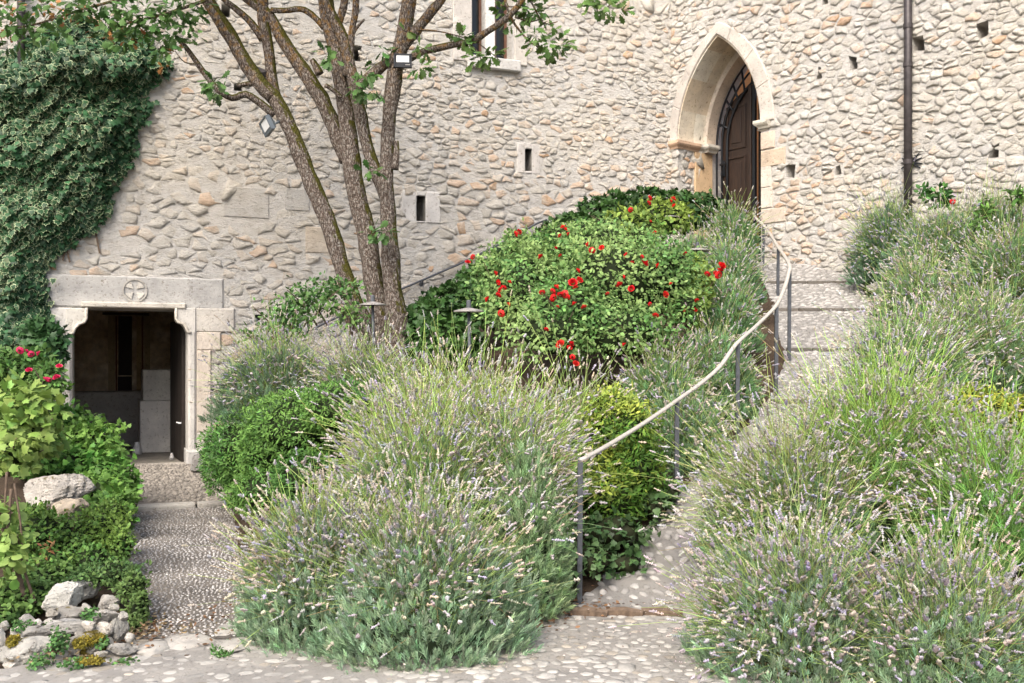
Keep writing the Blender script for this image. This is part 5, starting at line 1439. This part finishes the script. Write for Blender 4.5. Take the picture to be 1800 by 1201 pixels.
bush('moss_cushion', 'golden green moss cushions between the front rocks of the rockery', 'moss', [E_(150, 1128, 5.18, 18, 10, .07), E_(175, 1122, 5.22, 12, 8, .06), E_(25, 1128, 5.12, 10, 12, .05), E_(160, 1160, 5.03, 26, 5, .06)], 'round', 1500, .010, (.16, .13, .02), None, .35, tipcol=(.25, .2, .03), seed=32, lo=.7, k=.8, up=1.0, corecol=(.09, .075, .015))
# fallen leaves and litter
def litter(name, label, spots, col, size):
    V = []
    for x, y, Y, n, sx, sy in spots:
        c = at(x, y, Y); X = c.x + R.normal(0, sx, n); YY = c.y + R.normal(0, sy, n); Z = np.array([max(height(a, b), 0) for a, b in zip(X, YY)]) + R.uniform(.005, .05, n)
        P = np.c_[X, YY, Z]; V.append(leaves('rose', P, unit(R.normal(0, 1, (n, 3)) * np.array((1, 1, .3))), unit(np.array((0, 0, 1.)) + R.normal(0, .4, (n, 3))), R.uniform(.6, 1.3, n) * size, np.array(col) * np.exp(R.normal(0, .4, (n, 1)))))
    v, f, c = merge(V); return tag(np_mesh(name, v, f, M['leaf'], None, c), label, 'fallen leaves', kind='stuff')


litter('fallen_leaves', 'dry brown fallen leaves lying under the bushes and between the rocks', [(1010, 1050, 6.2, 160, .14, .14), (960, 1090, 5.9, 110, .12, .12), (1090, 1000, 6.6, 200, .2, .15), (120, 1100, 5.4, 260, .3, .12), (420, 1060, 6.2, 120, .1, .4), (1050, 960, 6.9, 160, .2, .2), (20, 1110, 5.3, 80, .1, .1), (270, 1110, 5.7, 80, .12, .1), (900, 1120, 5.7, 60, .1, .08)], (.17, .095, .055), .03)
litter('fallen_petals', 'tiny fallen lavender petals and bits of stalk lying on the pale cobbles', [(1180, 1110, 5.7, 220, .25, .25), (1150, 1000, 6.5, 160, .2, .3), (900, 1150, 5.4, 160, .3, .15), (640, 1195, 5.0, 140, .5, .08), (400, 1130, 5.5, 120, .2, .2), (1240, 1190, 5.0, 120, .2, .1)], (.34, .28, .27), .013)
litter('dry_grass', 'dry straw and dead stalks lying along the rockery edge', [(190, 1040, 5.9, 160, .15, .1), (240, 1110, 5.6, 140, .06, .15), (60, 1150, 5.1, 120, .25, .05), (330, 1115, 5.6, 60, .2, .05)], (.24, .18, .11), .03)


# grass on the bank to the right of the beds
n = 26000; X = R.uniform(1.5, 12, n); Y = R.uniform(4.6, 14.5, n)
k = X > np.interp(Y, YR, XR) + np.interp(Y, [5, 7, 9, 14], [2.2, 1.75, 1.45, 1.25]) + .25; X, Y = X[k], Y[k]; n = len(X)
Pg = np.c_[X, Y, [height(a, b) for a, b in zip(X, Y)]]
v, f, c = leaves('lance', Pg, unit(np.array((0, 0, 1.)) + R.normal(0, .45, (n, 3))), R.normal(size=(n, 3)), R.uniform(.08, .22, n), np.array((.10, .19, .055)) * np.exp(R.normal(0, .35, (n, 1))))
tag(np_mesh('grass', v, f, M['leaf'], None, c), 'rough green grass and weeds growing under the lavender of the right bank', 'grass', kind='stuff')

# ------------------------------------------------------------------ lavender
def shoot_t(seed, nl=15):
    """a leafy lavender shoot: narrow leaves around a short stalk"""
    r = np.random.default_rng(seed); V, F = [], []
    for k in range(nl):
        h = .05 + .6 * k / nl; th = k * 2.4 + r.uniform(-.3, .3); ca, sa = math.cos(th), math.sin(th); b = len(V)
        L = .5 * r.uniform(.8, 1.15) * (1 - .3 * k / nl); sp = .62 * (1 - .65 * k / nl)
        for u, w_ in ((0, .016), (.5, .026), (1, .0)):
            rad, z = L * u * sp, h + L * u * math.sqrt(1 - sp * sp * .8) - .06 * u * u
            if w_ > 0: V += [(ca * rad - sa * w_, sa * rad + ca * w_, z), (ca * rad + sa * w_, sa * rad - ca * w_, z)]
            else: V.append((ca * rad, sa * rad, z))
        F += [(b, b + 1, b + 3), (b, b + 3, b + 2), (b + 2, b + 3, b + 4)]
    return np.array(V), np.array(F)


def spike_t(seed, n=5):
    """a faded lavender flower spike: uneven whorls on a thin axis"""
    r = np.random.default_rng(seed); V, F, C = [], [], []
    z = 0
    rings = []
    for k in range(6):
        rr_ = (1 - .1 * abs(k - 2.2)) * r.uniform(.6, 1.25) * (.55 if k == 5 else 1)
        rings += [(.2, z), (rr_, z + .085)]; z += .165
        if k == 0 and r.random() < .5: z += .12
    rings.append((.08, z + .02))
    for i, (rad, h) in enumerate(rings):
        for k in range(n):
            th = 6.2832 * k / n + i * .5; q = rad * r.uniform(.5, 1.5); V.append((.155 * q * math.cos(th), .155 * q * math.sin(th), h + r.uniform(-.03, .03)))
            s = .72 if rad < .3 else r.uniform(.85, 1.25); C.append((s, s, s * (1 if r.random() < .7 else 1.12)))
    for i in range(len(rings) - 1):
        for k in range(n):
            a, b = i * n + k, i * n + (k + 1) % n; F += [(a, b, b + n), (a, b + n, a + n)]
    return np.array(V), np.array(F), np.array(C)


SH = [shoot_t(s) for s in range(4)]; SPK = [spike_t(s) for s in range(5)]
LAVN = [0]


def lavender(label, px, py, Y, wx, h, ry=None, stems=900, shoots=1500, leafc=(.20, .315, .17), stemc=(.35, .47, .19), spikec=(.68, .67, .67), slen=.044, low=0.0, lean=(0, 0), long=.40, upright=.35, dry=.09, seed=None, leafsize=.062, foot=.16, leafk=(.62, .86)):
    """(px, py) is the pixel of the bush's foot in the middle, wx its half width in pixels, h its height in metres"""
    LAVN[0] += 1; sd = seed or LAVN[0]
    c = np.array(at(px, py, Y)); rx = wx / FOC * Y; ry = ry or rx * .85
    o = empty('lavender_bush', Vector(c)); tag(o, label, 'lavender', 'lavender bushes')
    S = np.array((rx, ry, h))
    # leaf shoots on an inner dome
    shoots = int(shoots * 1.5); n = int(shoots * 1.7); d = unit(R.normal(size=(n, 3)) * np.array((1, 1, 1))); d[:, 2] = np.abs(d[:, 2]) - .08; d = unit(d); d = d[d[:, 1] < .45][:shoots]; n = len(d)
    lump = 1 + .12 * wob(d * 2.5 + c, 2.0, sd) + .08 * wob(d * 6 + c, 2.0, sd + 1)
    k = R.uniform(leafk[0], leafk[1], n) * lump * (1.0 + .14 * (1 - np.clip(d[:, 2], 0, 1)))
    P = c + d * S * k[:, None]
    g = unit(d * np.array((.8, .6, .8)) + np.array((0, 0, .75)) + R.normal(0, .26, (n, 3)))
    t = np.array(leafc) * 1.12 * np.exp(R.normal(0, .24, (n, 1))) * (1 + R.normal(0, .05, (n, 3)))
    parts = []
    for j in range(4):
        q = np.arange(j, n, 4); T, F = SH[j]; parts.append(inst(T, F, frames(g[q]), P[q], R.uniform(.7, 1.3, len(q)) * leafsize * 1.5, t[q]))
    v, f, cc = merge(parts); tag(np_mesh('foliage', v, f, M['lav_leaf'], o, cc), kind='stuff')
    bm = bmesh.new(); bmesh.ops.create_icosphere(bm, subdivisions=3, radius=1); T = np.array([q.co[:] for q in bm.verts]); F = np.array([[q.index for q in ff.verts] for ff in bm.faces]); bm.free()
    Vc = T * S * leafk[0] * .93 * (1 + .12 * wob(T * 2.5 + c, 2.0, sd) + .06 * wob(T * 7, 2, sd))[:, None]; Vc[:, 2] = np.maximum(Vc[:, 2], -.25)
    tag(np_mesh('shade_core', Vc + c, F, M['lav_leaf'], o, np.array([(.05, .072, .04)] * len(Vc)), True), kind='stuff')  # dark filler dome, the clump's inner shade put into its colour
    # flower stems: out of the leaf dome, fanning, a little bent
    stems = int(stems * 1.55); n = int(stems * 2.6); d = R.normal(size=(n, 3)) * np.array((1, 1, 1)); d[:, 2] = np.abs(d[:, 2]) + low; d = unit(d)
    keep = (d[:, 1] < .55) & (d[:, 2] > foot + .25 * R.random(n)); d = d[keep][:stems]; n = len(d)
    lump = 1 + .12 * wob(d * 2.5 + c, 2.0, sd) + .08 * wob(d * 6 + c, 2.0, sd + 1)
    P0 = c + d * S * (leafk[0] * .95 * lump)[:, None]
    L = long * R.uniform(.35, 1.05, n) * (.5 + .6 * d[:, 2])
    g = unit(d * np.array((1.0, .6, .7)) + np.array((lean[0], lean[1] * .6, upright + .12)) + R.normal(0, .25, (n, 3)))
    bend = R.normal(0, .40, (n, 3)) + np.array((0, 0, -.16)) * (1 - d[:, 2:3]); 
    dryk = R.random(n) < dry
    g[dryk] = unit(g[dryk] + R.normal(0, .6, (dryk.sum(), 3))); 
    pts = [P0 + g * (L * u)[:, None] + bend * (L * u * u)[:, None] for u in (0, .4, .75, 1.0)]
    end = unit(pts[3] - pts[2]); fr = frames(g)
    rad = .0013 + .00012 * Y
    V = []
    for i, p in enumerate(pts):
        rr_ = rad * (1.15, 1, .85, .7)[i]
        for a in range(3):
            th = 2.0944 * a; V.append(p + fr[:, 0] * math.cos(th) * rr_ + fr[:, 1] * math.sin(th) * rr_)
    V = np.stack(V, 1); F = []
    for i in range(3):
        for a in range(3):
            x, y = i * 3 + a, i * 3 + (a + 1) % 3; F += [(x, y, y + 3), (x, y + 3, x + 3)]
    F = np.array(F); G = (F[None] + (np.arange(n) * 12)[:, None, None]).reshape(-1, 3)
    st = np.array(stemc) * np.array((1.03, 1.03, .93)) * np.exp(R.normal(0, .26, (n, 1))) * (1 + R.normal(0, .06, (n, 3))); st[dryk] = np.array((.46, .35, .20)) * R.uniform(.7, 1.15, (dryk.sum(), 1))
    tag(np_mesh('flower_stems', V.reshape(-1, 3), G, M['lav_stem'], o, np.repeat(st, 12, 0)), kind='stuff')
    sc_ = np.array(spikec) * .86 * np.array((1.0, .975, 1.0)) * np.exp(R.normal(0, .14, (n, 1))) * (1 + R.normal(0, .035, (n, 3)))
    beige = R.random(n) < .5; sc_[beige] *= np.array((1.14, 1.06, .84)); lil = R.random(n) < .18; sc_[lil] *= np.array((.9, .87, 1.12))
    parts = []
    ln = slen * R.uniform(.55, 1.55, n); wd = slen * R.uniform(1.05, 1.75, n)
    has = np.where(R.random(n) < .72)[0]
    for j in range(5):
        q = has[j::5]; T, F, C = SPK[j]; parts.append(inst(T, F, frames(end[q] + R.normal(0, .12, (len(q), 3))), pts[3][q], np.stack([wd[q], wd[q], ln[q]], 1), np.clip(sc_[q], 0, .8), C))
    v, f, cc = merge(parts); tag(np_mesh('flower_spikes', v, f, M['lav_stem'], o, cc), kind='stuff')
    return o


BLUE = (.245, .345, .235); YG = (.38, .49, .18)
# the big front clump
lavender('large lavender at the front left of the middle bank, beside the gravel path', 575, 1150, 5.65, 172, .92, stems=1500, shoots=2600, leafc=BLUE, stemc=YG, lean=(-.08, -.1), long=.36, low=.15, foot=.42)
lavender('large lavender at the front of the middle bank, its blue-green foot on the cobbles', 745, 1190, 5.42, 195, 1.02, stems=1500, shoots=3200, leafc=BLUE, lean=(-.05, -.15), long=.38, low=.25, foot=.52)
lavender('silvery lavender just left of the first rail post', 925, 1050, 6.15, 72, 1.0, ry=.36, stems=330, shoots=1700, leafc=(0.274, 0.379, 0.219), stemc=(0.247, 0.392, 0.191), long=.3, low=.3, foot=.45)
lavender('pale lavender with yellow stems in the middle of the big clump', 745, 870, 7.0, 130, .62, stems=1300, shoots=1500, stemc=(0.416, 0.541, 0.191), lean=(-.1, 0), long=.46)
lavender('yellow-green lavender behind the front clump, left of the golden shrub', 870, 870, 7.0, 160, .56, stems=1300, shoots=1500, stemc=(0.431, 0.589, 0.171), leafc=(0.255, 0.390, 0.132), long=.46)
lavender('tall upright lavender around the garden light before the roses', 800, 790, 7.9, 115, .46, stems=520, shoots=700, stemc=(0.378, 0.508, 0.191), spikec=(0.758, 0.733, 0.708), long=.5, upright=.8)
lavender('lavender with tall spikes in front of the lowest red roses', 1000, 815, 7.7, 105, .44, stems=380, shoots=600, spikec=(0.726, 0.698, 0.692), long=.5, upright=.8)
lavender('greyish lavender mound right above the green cushion', 490, 735, 9.1, 120, .72, stems=1000, shoots=1200, leafc=(0.155, 0.234, 0.149), spikec=(0.568, 0.550, 0.579), lean=(-.3, 0), long=.36)
lavender('lavender in front of the tree foot, left of the garden light', 645, 730, 8.8, 110, .56, stems=900, shoots=900, leafc=(0.182, 0.252, 0.158), spikec=(0.630, 0.614, 0.642), long=.36)
lavender('flower-covered lavender in the heart of the front clump', 740, 970, 6.3, 160, .82, stems=1300, shoots=1200, stemc=(0.375, 0.497, 0.183), long=.45)
lavender('lavender between the front clump and the golden shrub', 890, 960, 6.5, 120, .92, stems=800, shoots=1000, leafc=(0.224, 0.338, 0.166), long=.4)
# along the rail
lavender('lavender behind the second rail post, beside the golden shrub', 1200, 850, 8.3, 90, .85, stems=620, shoots=1300, leafc=(0.200, 0.321, 0.176), long=.34)
lavender('lavender behind the third rail post at the middle of the ramp', 1248, 725, 9.2, 85, .82, stems=560, shoots=1300, leafc=(0.200, 0.332, 0.176), long=.32)
lavender('lavender inside the bend of the railing', 1272, 612, 10.3, 64, .78, stems=480, shoots=1100, leafc=(0.192, 0.332, 0.167), long=.32)
lavender('lavender above the rail bend, near the garden light right of the roses', 1282, 528, 11.6, 60, .7, stems=430, shoots=1000, leafc=(0.182, 0.312, 0.167), long=.32)
lavender('lavender growing before the arched door, spikes against the dark wood', 1288, 455, 13.2, 46, .72, stems=300, shoots=800, leafc=(0.163, 0.292, 0.149), spikec=(0.741, 0.733, 0.724), long=.38, upright=.6)
lavender('loose lavender at the lower right of the red roses', 1160, 740, 8.7, 80, .58, stems=420, shoots=800, leafc=(0.182, 0.312, 0.158), long=.36)
lavender('silvery green lavender beside the garden light under the upper hedge', 1225, 500, 12.0, 60, .62, stems=260, shoots=900, leafc=(0.199, 0.310, 0.178), long=.34)
# right of the ramp
lavender('large lavender at the front right, drooping over the cobbles', 1395, 1225, 5.1, 190, .86, stems=1600, shoots=2600, leafc=BLUE, lean=(-.2, -.25), long=.40, low=.05, foot=.3, spikec=(0.662, 0.633, 0.675))
lavender('lavender in the bottom right corner of the view', 1660, 1260, 4.85, 200, .78, stems=1300, shoots=2600, leafc=(0.237, 0.339, 0.219), long=.38, low=.1, foot=.34, spikec=(0.662, 0.640, 0.675), lean=(-.1, -.2))
lavender('lavender with long arching stems leaning left over the ramp', 1385, 985, 6.35, 155, .76, stems=1300, shoots=1300, stemc=(0.378, 0.474, 0.191), lean=(-.38, -.1), long=.5)
lavender('tall yellow-stemmed lavender in the middle of the right bank', 1545, 905, 6.7, 172, .95, stems=1900, shoots=1500, stemc=(0.404, 0.589, 0.171), leafc=(0.219, 0.370, 0.132), long=.52, upright=.5)
lavender('green-stemmed lavender at the right edge above the bottom corner', 1740, 985, 6.2, 165, .72, stems=1400, shoots=1500, stemc=(0.326, 0.541, 0.153), leafc=(0.200, 0.370, 0.123), long=.5, upright=.5)
lavender('lavender at the middle right behind the tall yellow-stemmed one', 1600, 720, 8.3, 120, .75, stems=1000, shoots=1000, stemc=(0.312, 0.474, 0.191), long=.42)
lavender('dense lavender right of centre below the upper bank', 1720, 690, 8.6, 130, .82, stems=1200, shoots=1100, long=.40, spikec=(0.662, 0.650, 0.659))
lavender('lavender beside the small rocks at the ramp edge', 1615, 590, 10.3, 80, .8, stems=760, shoots=900, long=.36)
lavender('lavender against the right frame edge in the upper bank', 1780, 560, 9.8, 110, .95, stems=900, shoots=1000, leafc=(0.163, 0.272, 0.141), long=.38)
lavender('dark lavender in the upper bank in front of the downpipe', 1660, 500, 11.2, 105, .85, stems=900, shoots=1000, leafc=(0.155, 0.263, 0.149), long=.36, spikec=(0.630, 0.633, 0.642))
lavender('bluish lavender at the foot of the right wall beside the ramp top', 1562, 492, 12.6, 72, 1.12, stems=800, shoots=1400, leafc=(0.137, 0.234, 0.149), spikec=(0.600, 0.614, 0.692), lean=(-.25, 0), long=.42)
lavender('lavender behind the upper bank at the foot of the right wall', 1750, 440, 11.6, 90, .6, stems=620, shoots=800, leafc=(0.163, 0.272, 0.149), long=.34)

bpy.context.view_layer.update()
